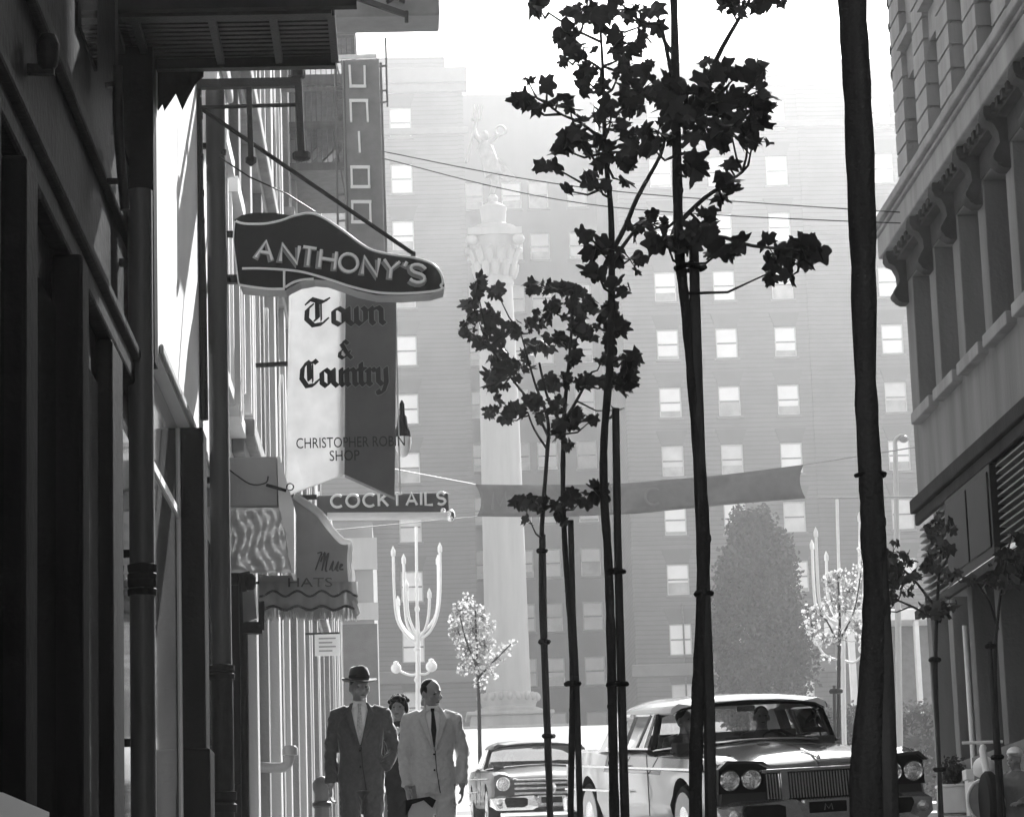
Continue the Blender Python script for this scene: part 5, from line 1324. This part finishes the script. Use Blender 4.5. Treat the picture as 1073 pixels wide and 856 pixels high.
    if tie:
        yf = lambda z: -.088 - .052 * min(1, max(0, (1.49 - z) / .12))
        def patch(nm, pts, m_, lift, thick=.008, rows_=6):
            e = MB(); 
            # subdivide polygon rows between left and right edge polylines
            le, re = pts; rings = []
            for q in range(rows_ + 1):
                t = q / rows_
                def at(pl):
                    fz = t * (len(pl) - 1); i0 = min(int(fz), len(pl) - 2); u = fz - i0; return (pl[i0][0] * (1 - u) + pl[i0 + 1][0] * u, pl[i0][1] * (1 - u) + pl[i0 + 1][1] * u)
                a_, b_ = at(le), at(re)
                rw = []
                for s_ in range(5):
                    u = s_ / 4; x = a_[0] * (1 - u) + b_[0] * u; z = a_[1] * (1 - u) + b_[1] * u; rw.append(V((x, yf(z) * math.sqrt(max(.2, 1 - (x / .2) ** 2 * .55)) - lift, z)))
                rings.append(rw)
            e.loft(rings, 0, False, False); o_ = e.build(nm, m_, root, smooth=60, local=True); s2 = o_.modifiers.new('s', 'SOLIDIFY'); s2.thickness = thick; s2.offset = 0
        patch('shirt', ([(-.045, 1.525), (-.075, 1.47), (-.05, 1.33), (-.004, 1.17)], [(.045, 1.525), (.075, 1.47), (.05, 1.33), (.004, 1.17)]), shirt_m, .004)
        patch('tie', ([(-.018, 1.505), (-.012, 1.47), (-.024, 1.32), (-.004, 1.18)], [(.018, 1.505), (.012, 1.47), (.024, 1.32), (.004, 1.18)]), tie, .014)
        for sd in (-1, 1):
            patch('lapel', ([(sd * .052, 1.515), (sd * .07, 1.45), (sd * .045, 1.33), (sd * .002, 1.155)], [(sd * .085, 1.5), (sd * .125, 1.40), (sd * .085, 1.3), (sd * .012, 1.15)]), suit, .014, .012)
            patch('collar', ([(sd * .012, 1.515), (sd * .02, 1.49)], [(sd * .056, 1.535), (sd * .062, 1.47)]), shirt_m, .016, .008, 2)
        patch('front_seam', ([(.006, 1.15), (.012, 1.0), (.04, .8)], [(.012, 1.15), (.018, 1.0), (.048, .8)]), tie_dark, .008, .004)
        for z_ in (1.12, .99):
            e = MB(); e.ell((-.002, yf(z_) - .006, z_), .009, .004, .009, 8, 5); e.build('button', tie_dark, root, local=True)
    return root


D = (0, 0, -1)
def at_px(px, py, Y): return P(px, py, Y).x
g1 = zg(at_px(379, 790, 22), 22) + .13
hz = (P(379, 697, 22).z - g1)
person('man in dark suit and felt hat walking, one hand in his pocket', (at_px(378, 790, 22), 22, g1), 0, hz / 1.826, suit_dark, suit_dark,
       [((-.2, 0, 1.42), (-.262, .03, 1.12), (-.262, -.05, .86), (.02, -.12, -1), (.6, -.2, 0)), ((.2, 0, 1.42), (.29, .07, 1.13), (.2, -.09, .98), None, None)],
       [((-.09, 0, .88), (-.1, -.1, .49), (-.1, -.1, .09)), ((.09, 0, .88), (.1, -.02, .48), (.11, .22, .14))], (R(18), R(3), 0), 'short', True, tie_pale)
g2 = zg(at_px(455, 790, 21.3), 21.3) + .13
hz = (P(457, 711, 21.3).z - g2)
person('bareheaded man in a pale suit and dark tie, looking aside as he walks', (at_px(453, 790, 21.3), 21.3, g2), R(6), hz / 1.76, suit_pale, suit_pale,
       [((-.2, 0, 1.42), (-.25, .02, 1.12), (-.235, -.06, .86), (.08, -.2, -1), (.7, .1, 0)), ((.2, 0, 1.42), (.275, .05, 1.13), (.25, -.06, .87), (-.05, -.15, -1), (-.7, .1, 0))],
       [((-.09, 0, .88), (-.1, .0, .48), (-.1, .2, .13)), ((.09, 0, .88), (.1, -.11, .49), (.1, -.12, .09))], (R(32), R(14), R(-5)), 'balding', False, tie_dark)
g3 = zg(at_px(416, 790, 24.2), 24.2) + .13
hz = (P(412, 728, 24.2).z - g3)
person('woman in a dark dress with a white corsage, half hidden between the two men', (at_px(419, 790, 24.2), 24.2, g3), R(-4), hz / 1.77, dress_dark, dress_dark,
       [((-.165, 0, 1.38), (-.22, .03, 1.1), (-.2, -.06, .86), (0, -.2, -1), (.7, 0, 0)), ((.165, 0, 1.38), (.22, .03, 1.1), (.2, -.08, .87), (0, -.2, -1), (-.7, 0, 0))],
       [((-.08, 0, .8), (-.08, -.05, .47), (-.08, -.05, .09)), ((.08, 0, .8), (.08, 0, .47), (.08, .15, .12))], (R(-8), R(2), 0), 'woman', female=True)
mb = MB(); rr = random.Random(2); cc = P(415.5, 764, 23.95)
for i_ in range(16): mb.ell(cc + Vector((rr.gauss(0, .022), rr.gauss(0, .01), rr.gauss(0, .018))), .022, .015, .02, 8, 5)
tag(mb.build('corsage', white_paint, smooth=60), 'white corsage pinned on the dark dress of the woman', 'corsage')
g4 = zg(at_px(452, 790, 24.6), 24.6) + .13
hz = (P(457, 722, 24.6).z - g4)
person('person in a dark coat almost hidden behind the pale-suited man', (at_px(452, 790, 24.6), 24.6, g4), R(3), hz / 1.76, suit_dark, suit_dark,
       [((-.2, 0, 1.42), (-.25, .03, 1.12), (-.24, -.05, .86), D, (.6, -.2, 0)), ((.2, 0, 1.42), (.35, .08, 1.16), (.3, -.06, .93), (-.5, -.3, -.8), (-.6, .3, .2))],
       [((-.09, 0, .88), (-.1, -.1, .49), (-.1, -.1, .09)), ((.09, 0, .88), (.1, 0, .48), (.1, .2, .13))], (0, 0, 0), 'short')
# white bag with black lining carried by the pale-suited man
bg = thing('carrier_bag', 'white paper bag with a dark open mouth at the pale-suited man\'s side', 'bag', P(438, 856, 21.0))
mb = MB(); mb.prism([P(428, 842, 21), P(445, 838, 21), P(455, 843, 21), P(452, 905, 21), P(426, 905, 21)], (0, .1, 0)); mb.build('paper', white_trans, bg, bevel=.01)
mb = MB(); mb.prism([P(425, 838, 20.98), P(450, 834, 20.98), P(457, 838, 20.98), P(453, 846, 20.98), P(444, 838, 20.98), P(432, 842, 20.98), P(425, 856, 20.98)], (0, .02, 0)); mb.build('lining', sign_black, bg)

# ================================================================== CARS
def car(label, loc, rot, S_, paint, side_paint, roof_paint, quad, grille, text=None):
    root = thing('sedan_car', label, 'car', loc, rot); root.scale = (S_,) * 3
    st_ = [(0.0, .93, .42, .70, .80, .80, .81), (.06, .97, .36, .76, .90, .845, .85), (.2, .99, .32, .80, .945, .88, .90), (.6, 1.0, .28, .80, .95, .92, .955), (1.1, 1.0, .27, .81, .955, .96, 1.0), (1.6, 1.0, .26, .82, .965, 1.0, 1.045),
           (2.2, 1.0, .26, .83, .98, 1.02, 1.05), (3.6, 1.0, .26, .84, .99, 1.02, 1.04), (4.1, 1.0, .27, .86, 1.02, .97, 1.0), (5.1, .98, .32, .86, 1.02, .92, .95), (5.32, .94, .4, .82, .95, .88, .9), (5.4, .88, .46, .74, .86, .8, .82)]
    mb = MB(); rings = []
    for y, w, zb, zs, zf, zt, zh in st_:
        h = [(0, zb), (w * .8, zb), (w * .95, zb + .08), (w, (zb + zs) / 2 - .03), (w * .985, (zb + zs) / 2 + .06), (w, zs - .04), (w * .985, zs), (w * .95, zf - .03), (w * .86, zf), (w * .74, zf - .015), (w * .66, zt), (w * .4, (zt * .4 + zh * .6)), (w * .15, zh), (0, zh + .008)]
        ring = [Vector((x, y, z)) for x, z in h] + [Vector((-x, y, z)) for x, z in h[-2:0:-1]]
        rings.append(ring[::-1])
    mb.loft(rings)
    me = mb.mesh('body', [paint, side_paint, interior]); ob = bpy.data.objects.new('tmp', me); COL.objects.link(ob)
    bm = bmesh.new(); bm.from_mesh(me); bmesh.ops.recalc_face_normals(bm, faces=bm.faces); bm.to_mesh(me); bm.free()
    cut = MB()
    for y in (.95, 4.25):
        for sx_ in (-1, 1): cut.lathe((sx_ * .95, y, .36), [(.4, -.3), (.4, .3)], 28, 2, 'x')
    cm = cut.mesh('cut', [paint, side_paint, interior])
    bm = bmesh.new(); bm.from_mesh(cm); bmesh.ops.recalc_face_normals(bm, faces=bm.faces); bm.to_mesh(cm); bm.free()
    co = bpy.data.objects.new('cut', cm); COL.objects.link(co)
    bmod = ob.modifiers.new('b', 'BOOLEAN'); bmod.object = co; bmod.operation = 'DIFFERENCE'; bmod.solver = 'EXACT'
    dg = bpy.context.evaluated_depsgraph_get(); dg.update()
    me2 = bpy.data.meshes.new_from_object(ob.evaluated_get(dg)); bpy.data.objects.remove(ob); bpy.data.objects.remove(co)
    for p in me2.polygons:
        c = p.center
        if p.material_index == 2: continue
        if abs(c.x) > .93 and c.z < .80 and c.y > .12: p.material_index = 1
        elif abs(c.x) > .8 and c.y > 3.0: p.material_index = 1
    me2.shade_smooth(); me2.set_sharp_from_angle(angle=R(32)); me2.name = 'body'
    o = bpy.data.objects.new('body', me2); COL.objects.link(o); o.parent = root
    L = dict(local=True)
    # roof
    mb = MB(); rings = []
    for y, w, z0, z1 in ((1.92, .77, 1.405, 1.425), (1.98, .81, 1.40, 1.455), (2.3, .83, 1.41, 1.485), (3.0, .82, 1.41, 1.5), (3.5, .80, 1.39, 1.48), (3.78, .76, 1.35, 1.43), (3.84, .72, 1.35, 1.395)):
        h = [(0, z0 + .025), (w * .6, z0 + .01), (w * .86, z0 - .025), (w * .98, z0 - .075), (w, z0 - .06), (w * .98, z0 - .02), (w * .9, z0 + .02), (w * .72, z1 - .022), (w * .4, z1), (0, z1 + .008)]
        rings.append([Vector((x, y, z)) for x, z in h] + [Vector((-x, y, z)) for x, z in h[-2:0:-1]])
    mb.loft(rings); mb.build('roof', roof_paint, root, smooth=50, local=True, norm=True)
    # windshield (wraparound) and its frame
    n = 16; lo, hi = [], []
    for i_ in range(n + 1):
        u = -1 + 2 * i_ / n
        lo.append(Vector((.90 * u, 1.62 + .5 * abs(u) ** 3.2, 1.055 - .06 * abs(u) ** 2))); hi.append(Vector((.80 * u, 1.97 + .22 * abs(u) ** 3, 1.412 - .085 * abs(u) ** 5)))
    mb = MB(); mb.loft([lo, [a.lerp(b_, .5) + Vector((0, -.02, .01)) for a, b_ in zip(lo, hi)], hi], 0, False, False); mb.build('windscreen', car_glass, root, smooth=60, local=True)
    mb = MB(); mb.tube(hi, .032, 8); mb.tube([lo[0], hi[0]], .034, 8); mb.tube([lo[-1], hi[-1]], .034, 8); mb.build('windscreen_frame', sign_black, root, smooth=60, local=True)
    mb = MB(); mb.tube([p + Vector((0, -.01, .005)) for p in lo], .012, 8); mb.build('windscreen_trim', chrome, root, smooth=60, local=True)
    for sx_ in (-1, 1):
        mb = MB(); mb.tube([(sx_ * .1 + .12, 1.66, 1.075), (sx_ * .42 + .1, 1.70, 1.085)], .008, 6); mb.build('wiper', sign_black, root, local=True)
        # side glass, posts
        mb = MB(); mb.add([(sx_ * .93, 2.2, 1.03), (sx_ * .93, 3.55, 1.03), (sx_ * .80, 3.4, 1.345), (sx_ * .80, 2.25, 1.345)], [(0, 1, 2, 3)]); mb.build('side_window', car_glass, root, local=True)
        mb = MB(); mb.bar((sx_ * .94, 2.28, 1.02), (sx_ * .805, 2.3, 1.345), .03, .03); mb.bar((sx_ * .94, 2.55, 1.02), (sx_ * .805, 2.42, 1.345), .02, .02); mb.bar((sx_ * .945, 2.1, 1.02), (sx_ * .945, 3.6, 1.03), .03, .02); mb.bar((sx_ * .805, 2.2, 1.34), (sx_ * .805, 3.5, 1.34), .02, .025); mb.bar((sx_ * .94, 3.1, 1.02), (sx_ * .805, 3.06, 1.345), .05, .06); mb.build('window_frame', chrome, root, local=True)
        mb = MB(); mb.prism([(sx_ * .94, 3.5, 1.0), (sx_ * .93, 4.0, .99), (sx_ * .76, 3.82, 1.38), (sx_ * .80, 3.4, 1.345)], (-sx_ * .06, 0, 0)); mb.build('rear_pillar', roof_paint, root, local=True, norm=True)
        mb = MB(); mb.bar((sx_ * 1.004, .3, .83), (sx_ * 1.006, 5.0, .86), .02, .02); mb.bar((sx_ * 1.008, 2.6, .62), (sx_ * 1.008, 5.1, .62), .02, .02); mb.build('side_trim', chrome, root, local=True)
        mb = MB(); mb.bar((sx_ * 1.002, 2.95, .4), (sx_ * 1.002, 2.95, .98), .008, .01); mb.build('door_line', sign_grey, root, local=True); mb = MB(); mb.bar((sx_ * 1.002, 2.0, .4), (sx_ * 1.002, 2.0, .98), .008, .01); mb.build('door_line', sign_grey, root, local=True)
        mb = MB(); mb.bar((sx_ * 1.02, 2.75, .88), (sx_ * 1.02, 2.92, .88), .02, .02); mb.build('door_handle', chrome, root, local=True)
        # wheels
        for y in (.95, 4.25):
            mb = MB(); mb.lathe((sx_ * .88, y, .35), [(.2, -.1), (.33, -.1), (.35, -.06), (.35, .06), (.33, .1), (.2, .1)], 28, 0, 'x'); wo = mb.build('wheel', tyre_m, root, smooth=40, local=True)
            mb = MB(); mb.lathe((sx_ * .985, y, .35), [(.2, -.004), (.28, -.004), (.28, .003), (.2, .003)], 28, 0, 'x'); mb.build('whitewall', white_paint, wo, local=True)
            mb = MB(); mb.lathe((sx_ * .96, y, .35), [(.2, 0), (.2, sx_ * .02), (.12, sx_ * .035), (.05, sx_ * .05), (.005, sx_ * .055)], 24, 0, 'x'); mb.build('hubcap', chrome, wo, smooth=50, local=True)
    # rear window
    mb = MB(); mb.add([(-.72, 3.82, 1.37), (.72, 3.82, 1.37), (.82, 4.08, 1.02), (-.82, 4.08, 1.02)], [(0, 1, 2, 3)]); mb.build('rear_window', car_glass, root, local=True)
    # interior
    mb = MB(); mb.box(-.78, .78, 1.75, 1.95, .9, 1.06); mb.box(-.75, .75, 2.75, 2.95, .5, 1.14); mb.box(-.75, .75, 3.55, 3.7, .6, 1.12); mb.box(-.8, .8, 1.8, 3.9, .95, .98); mb.build('seats', interior, root, local=True, bevel=.03)
    mb = MB(); c_ = Vector((.38, 2.2, 1.02)); mb.tube([c_ + Vector((.17 * cos(q * pi / 10), .1 * sin(q * pi / 10), .11 * sin(q * pi / 10))) for q in range(21)], .012, 6); mb.tube([c_, (.38, 1.9, .95)], .02, 6); mb.build('steering_wheel', sign_black, root, local=True)
    mb = MB(); mb.bar((-.09, 2.02, 1.35), (.09, 2.02, 1.35), .02, .05); mb.build('mirror', chrome, root, local=True)
    # front end
    mb = MB(); mb.bar((-.56, -.02, .795), (.56, -.02, .795), .05, .035); mb.bar((-.62, .0, .815), (-.5, .0, .79), .03, .03); mb.bar((.5, 0, .79), (.62, 0, .815), .03, .03); mb.build('hood_lip', chrome, root, local=True, bevel=.008)
    mb = MB(); mb.lathe((0, .05, .87), [(.012, 0), (.02, .02), (.006, .05)], 8); mb.tube([(0, .02, .885), (0, .5, .965)], .01, 6); mb.build('hood_ornament', chrome, root, local=True)
    for sx_ in (-1, 1):
        for i_, x in enumerate((.65, .845) if quad else (.78,)):
            r = .066 if quad else .09
            mb = MB(); mb.lathe((sx_ * x, -.0, .735), [(r + .022, .05), (r + .026, -.03), (r + .014, -.045), (r, -.03), (r, .02)], 22, 0, 'y'); ho = mb.build('headlight', chrome, root, smooth=40, local=True)
            mb = MB(); mb.lathe((sx_ * x, -.0, .735), [(r, -.028), (r * .8, -.04), (r * .45, -.05), (.004, -.054)], 20, 0, 'y'); mb.build('lens', lens, ho, smooth=60, local=True)
        if quad:
            mb = MB(); mb.prism([(sx_ * .5, -.015, .62), (sx_ * .5, -.015, .82), (sx_ * .6, -.015, .875), (sx_ * .86, -.015, .88), (sx_ * .94, -.015, .82), (sx_ * .95, -.015, .62)], (0, .08, 0)); mb.build('headlight_pod', sign_black, root, local=True, norm=True)
            mb = MB(); mb.prism([(sx_ * .5, 0, .84), (sx_ * .56, 0, .885), (sx_ * .88, 0, .905), (sx_ * .965, 0, .83), (sx_ * .945, 0, .82), (sx_ * .87, 0, .875), (sx_ * .58, 0, .865)], (0, -.09, 0)); mb.build('headlight_hood', paint, root, local=True, norm=True)
    mb = MB(); mb.box(-.52, .52, -.0, .06, .53, .785); mb.build('grille_recess', sign_black, root, local=True)
    mb = MB()
    if grille == 'bars':
        for q in range(39):
            x = -.51 + q * 1.02 / 38; mb.prism([(x - .006, -.045, .555), (x + .006, -.045, .555), (x + .006, -.02, .77), (x - .006, -.02, .77)], (0, .03, 0))
        for x in (-.36, .36): mb.box(x - .03, x + .03, -.055, 0, .54, .785)
    else:
        for z in (.58, .66, .74): mb.bar((-.6, -.03, z), (.6, -.03, z), .03, .035)
        mb.lathe((0, -.05, .66), [(.09, .05), (.09, -.0), (.04, -.03), (.004, -.035)], 16, 0, 'y')
    mb.build('grille', chrome, root, local=True)
    mb = MB()
    for sx_ in (-1, 1):
        e_ = [(sx_ * .22, .50), (sx_ * .3, .545), (sx_ * .86, .55), (sx_ * .99, .5), (sx_ * 1.0, .38), (sx_ * .9, .31), (sx_ * .32, .31), (sx_ * .22, .36)]
        mb.prism([(x, -.16 + .12 * max(0, abs(x) - .8) / .2, z) for x, z in e_], (0, .2, 0))
    mb.box(-.24, .24, -.12, .02, .33, .54); mb.build('bumper', chrome, root, local=True, bevel=.03, norm=True)
    for sx_ in (-1, 1):
        mb = MB(); mb.prism([(sx_ * x, -.168, z) for x, z in ((.4, .49), (.46, .51), (.76, .51), (.78, .47), (.74, .38), (.46, .37), (.4, .4))], (0, .02, 0)); mb.build('bumper_inset', sign_black, root, local=True, norm=True)
    mb = MB(); mb.box(-.17, .17, -.127, -.11, .42, .515); mb.build('bumper_inset', sign_black, root, local=True, norm=True)
    for sx_ in (-1, 1):
        mb = MB(); mb.lathe((sx_ * .86, -.17, .43), [(.05, .02), (.05, -.01), (.03, -.03), (.004, -.035)], 14, 0, 'y'); mb.build('indicator', lens, root, smooth=50, local=True)
    if text:
        mb = MB()
        for l in strokes(text, .075, .055): mb.tube([Vector((u - .037, -.133, .44 + v)) for u, v in l], .006, 6)
        mb.build('badge', chrome, root, local=True)
    mb = MB(); mb.bar((-.95, 5.42, .45), (.95, 5.42, .45), .14, .16); mb.build('rear_bumper', chrome, root, local=True, bevel=.03)
    return root


fx = (P(747, 815, 25).x + P(976, 815, 25).x) / 2
cy = 25.0
slope = math.atan(.073)
yaw_c = R(11.0)
gz = zg(fx, cy)
C1 = car('two-tone white and dark car with quad headlights parked behind the trunks', (fx, cy, gz - .0), (slope, -R(2.0), yaw_c), 1.03, car_dark, car_white, car_white, True, 'bars', 'M')
x2 = P(577, 830, 43).x
C2 = car('dark rounded car with pale headlights coming up behind the two-tone car', (x2, 43, zg(x2, 43)), (math.atan(.055), 0, R(3)), .94, car_dim, car_dim, car_dim, False, 'rows')
# occupants
def in_car(o, x, y, z):
    Mx = Matrix.Translation(o.location) @ o.rotation_euler.to_matrix().to_4x4() @ Matrix.Scale(o.scale.x, 4); return Mx @ Vector((x, y, z))
sit_legs = [((-.09, 0, .86), (-.1, -.42, .88), (-.1, -.5, .5)), ((.09, 0, .86), (.1, -.42, .88), (.1, -.5, .5))]
def sit(label, x, y, yaw_, hat_, turn, z=-.27, s=.96):
    p = in_car(C1, x, y, 0); 
    person(label, (p.x, p.y, p.z + z), yaw_c + yaw_, s, suit_dark, suit_dark,
           [((-.2, 0, 1.42), (-.24, -.08, 1.15), (-.15, -.32, 1.16), (.2, -1, .1), (.3, 0, -1)), ((.2, 0, 1.42), (.24, -.08, 1.15), (.15, -.32, 1.16), (-.2, -1, .1), (-.3, 0, -1))],
           sit_legs, (turn, 0, 0), 'short', hat_, None, False, True)
sit('driver in dark clothes sitting behind the wheel of the two-tone car', .36, 2.68, 0, False, R(-10))
sit('passenger in dark clothes in the front of the two-tone car', -.42, 2.68, 0, False, R(30))

# rider on a motor tricycle at the right edge
YM = 30.5
gm = zg(5.3, YM)
q = P(1033, 856, YM)
mt = thing('motorcycle', 'motorcycle with a round windscreen at the right kerb, its rider aboard', 'motorcycle', (q.x, YM, gm))
mb = MB(); mb.lathe((P(1029, 840, YM).x, YM - .4, gm + .33), [(.22, -.06), (.3, -.06), (.33, -.03), (.33, .03), (.3, .06), (.22, .06)], 24, 0, 'x'); mb.build('wheel', tyre_m, mt, smooth=40)
mb = MB(); mb.lathe((P(1060, 840, YM).x, YM + .9, gm + .33), [(.22, -.06), (.3, -.06), (.33, -.03), (.33, .03), (.3, .06), (.22, .06)], 24, 0, 'x'); mb.build('wheel', tyre_m, mt, smooth=40)
kx = P(1031, 840, YM).x
mb = MB(); n = 20; kz = P(1031, 838, YM).z
disc_ = [Vector((kx + .2 * cos(2 * pi * q_ / n), YM - .1 + .05 * sin(2 * pi * q_ / n), kz - .02 + .24 * sin(2 * pi * q_ / n))) for q_ in range(n)]
mb.prism(disc_, (0, .012, 0)); mb.build('windscreen', pane_dark, mt)
mb = MB(); mb.tube(disc_ + [disc_[0]], .018, 6); mb.build('windscreen_rim', white_paint, mt, smooth=60)
mb = MB(); mb.tube([(kx, YM - .4, gm + .33), (kx, YM - .1, gm + .9), (kx + .05, YM + .1, gm + .95)], .04, 8); mb.tube([(kx - .2, YM, gm + 1.0), (kx + .25, YM, gm + 1.0)], .018, 8)
mb.ell((kx + .1, YM + .35, gm + .75), .12, .25, .12); mb.ell((kx + .2, YM + .75, gm + .72), .14, .25, .07); mb.box(kx - .02, kx + .22, YM + .1, YM + .7, gm + .3, gm + .6); mb.ell((P(1060, 840, YM).x, YM + .9, gm + .55), .12, .36, .16); mb.build('frame', white_paint, mt, smooth=50)
p = P(1063, 784, YM + .6)
person('motorcycle rider in pale cap and grey jacket at the right edge of the street', (p.x, YM + .6, p.z - 1.78 * .92), R(-38), .92, sign_mid, suit_dark,
       [((-.2, 0, 1.42), (-.26, -.12, 1.16), (-.2, -.36, 1.1), (.1, -1, -.1), (.3, 0, -1)), ((.2, 0, 1.42), (.26, -.12, 1.16), (.2, -.36, 1.1), (-.1, -1, -.1), (-.3, 0, -1))],
       [((-.1, 0, .84), (-.16, -.4, .8), (-.16, -.34, .38)), ((.1, 0, .84), (.16, -.4, .8), (.16, -.34, .38))], (R(-20), R(8), 0), None, False, None, False, True)
mb = MB(); cp = Vector((p.x, YM + .6, p.z - 1.78 * .92)); mb.ell(cp + Vector((0, .01, 1.73 * .92)), .09, .105, .07, 16, 8); mb.ell(cp + Vector((-.045, -.075, 1.715 * .92)), .07, .06, .012, 14, 6)
tag(mb.build('cap', white_paint, smooth=60), 'pale round cap on the motorcycle rider\'s head', 'cap')

# ================================================================== LIGHT, AIR, CAMERA
SUN_AZ, SUN_EL = R(22.6), R(35)
w = bpy.data.worlds.new('World'); SC.world = w; w.use_nodes = True
nt = w.node_tree; bgn = nt.nodes['Background']
sky = nt.nodes.new('ShaderNodeTexSky'); sky.sky_type = 'NISHITA'; sky.sun_disc = False
sky.sun_elevation = SUN_EL; sky.sun_rotation = SUN_AZ; sky.dust_density = 1.2; sky.air_density = 1.0
bw = nt.nodes.new('ShaderNodeRGBToBW')
nt.links.new(sky.outputs[0], bw.inputs[0]); nt.links.new(bw.outputs[0], bgn.inputs['Color']); bgn.inputs['Strength'].default_value = .15
sl = bpy.data.lights.new('sun', 'SUN'); sl.energy = 4.0; sl.angle = R(.5); sl.color = (1, 1, 1)
so = bpy.data.objects.new('sun', sl); COL.objects.link(so)
sd = Vector((sin(SUN_AZ) * cos(SUN_EL), cos(SUN_AZ) * cos(SUN_EL), sin(SUN_EL)))
so.rotation_euler = sd.to_track_quat('Z', 'Y').to_euler(); so.location = sd * 150

HZ = MB(); HZ.box(-146, 146, -31, 262, -3.6, 66)
hm = bpy.data.materials.new('haze'); hm.use_nodes = True; hn = hm.node_tree
hn.nodes.remove(hn.nodes['Principled BSDF'])
pv_ = hn.nodes.new('ShaderNodeVolumePrincipled'); pv_.inputs['Density'].default_value = .00105; pv_.inputs['Color'].default_value = g(.95); pv_.inputs['Anisotropy'].default_value = .82
hn.links.new(pv_.outputs[0], hn.nodes['Material Output'].inputs['Volume'])
tag(HZ.build('haze', hm), kind='stuff')

cam = bpy.data.cameras.new('camera'); cam.sensor_width = 36; cam.lens = FPX / 1073 * 36; cam.clip_end = 2000; cam.clip_start = .1
co = bpy.data.objects.new('camera', cam); COL.objects.link(co)
M = Matrix((Ir, Iu, -Fv)).transposed().to_4x4(); co.matrix_world = M
SC.camera = co
SC.view_settings.view_transform = 'Standard'; SC.view_settings.look = 'None'; SC.view_settings.gamma = 1; SC.view_settings.exposure = 1.5
SC.view_settings.use_curve_mapping = False
cy_ = SC.cycles
cy_.use_denoising = True; cy_.max_bounces = 6; cy_.diffuse_bounces = 3; cy_.glossy_bounces = 3; cy_.transparent_max_bounces = 12; cy_.volume_bounces = 1
cy_.sample_clamp_indirect = 6; cy_.caustics_reflective = False; cy_.caustics_refractive = False
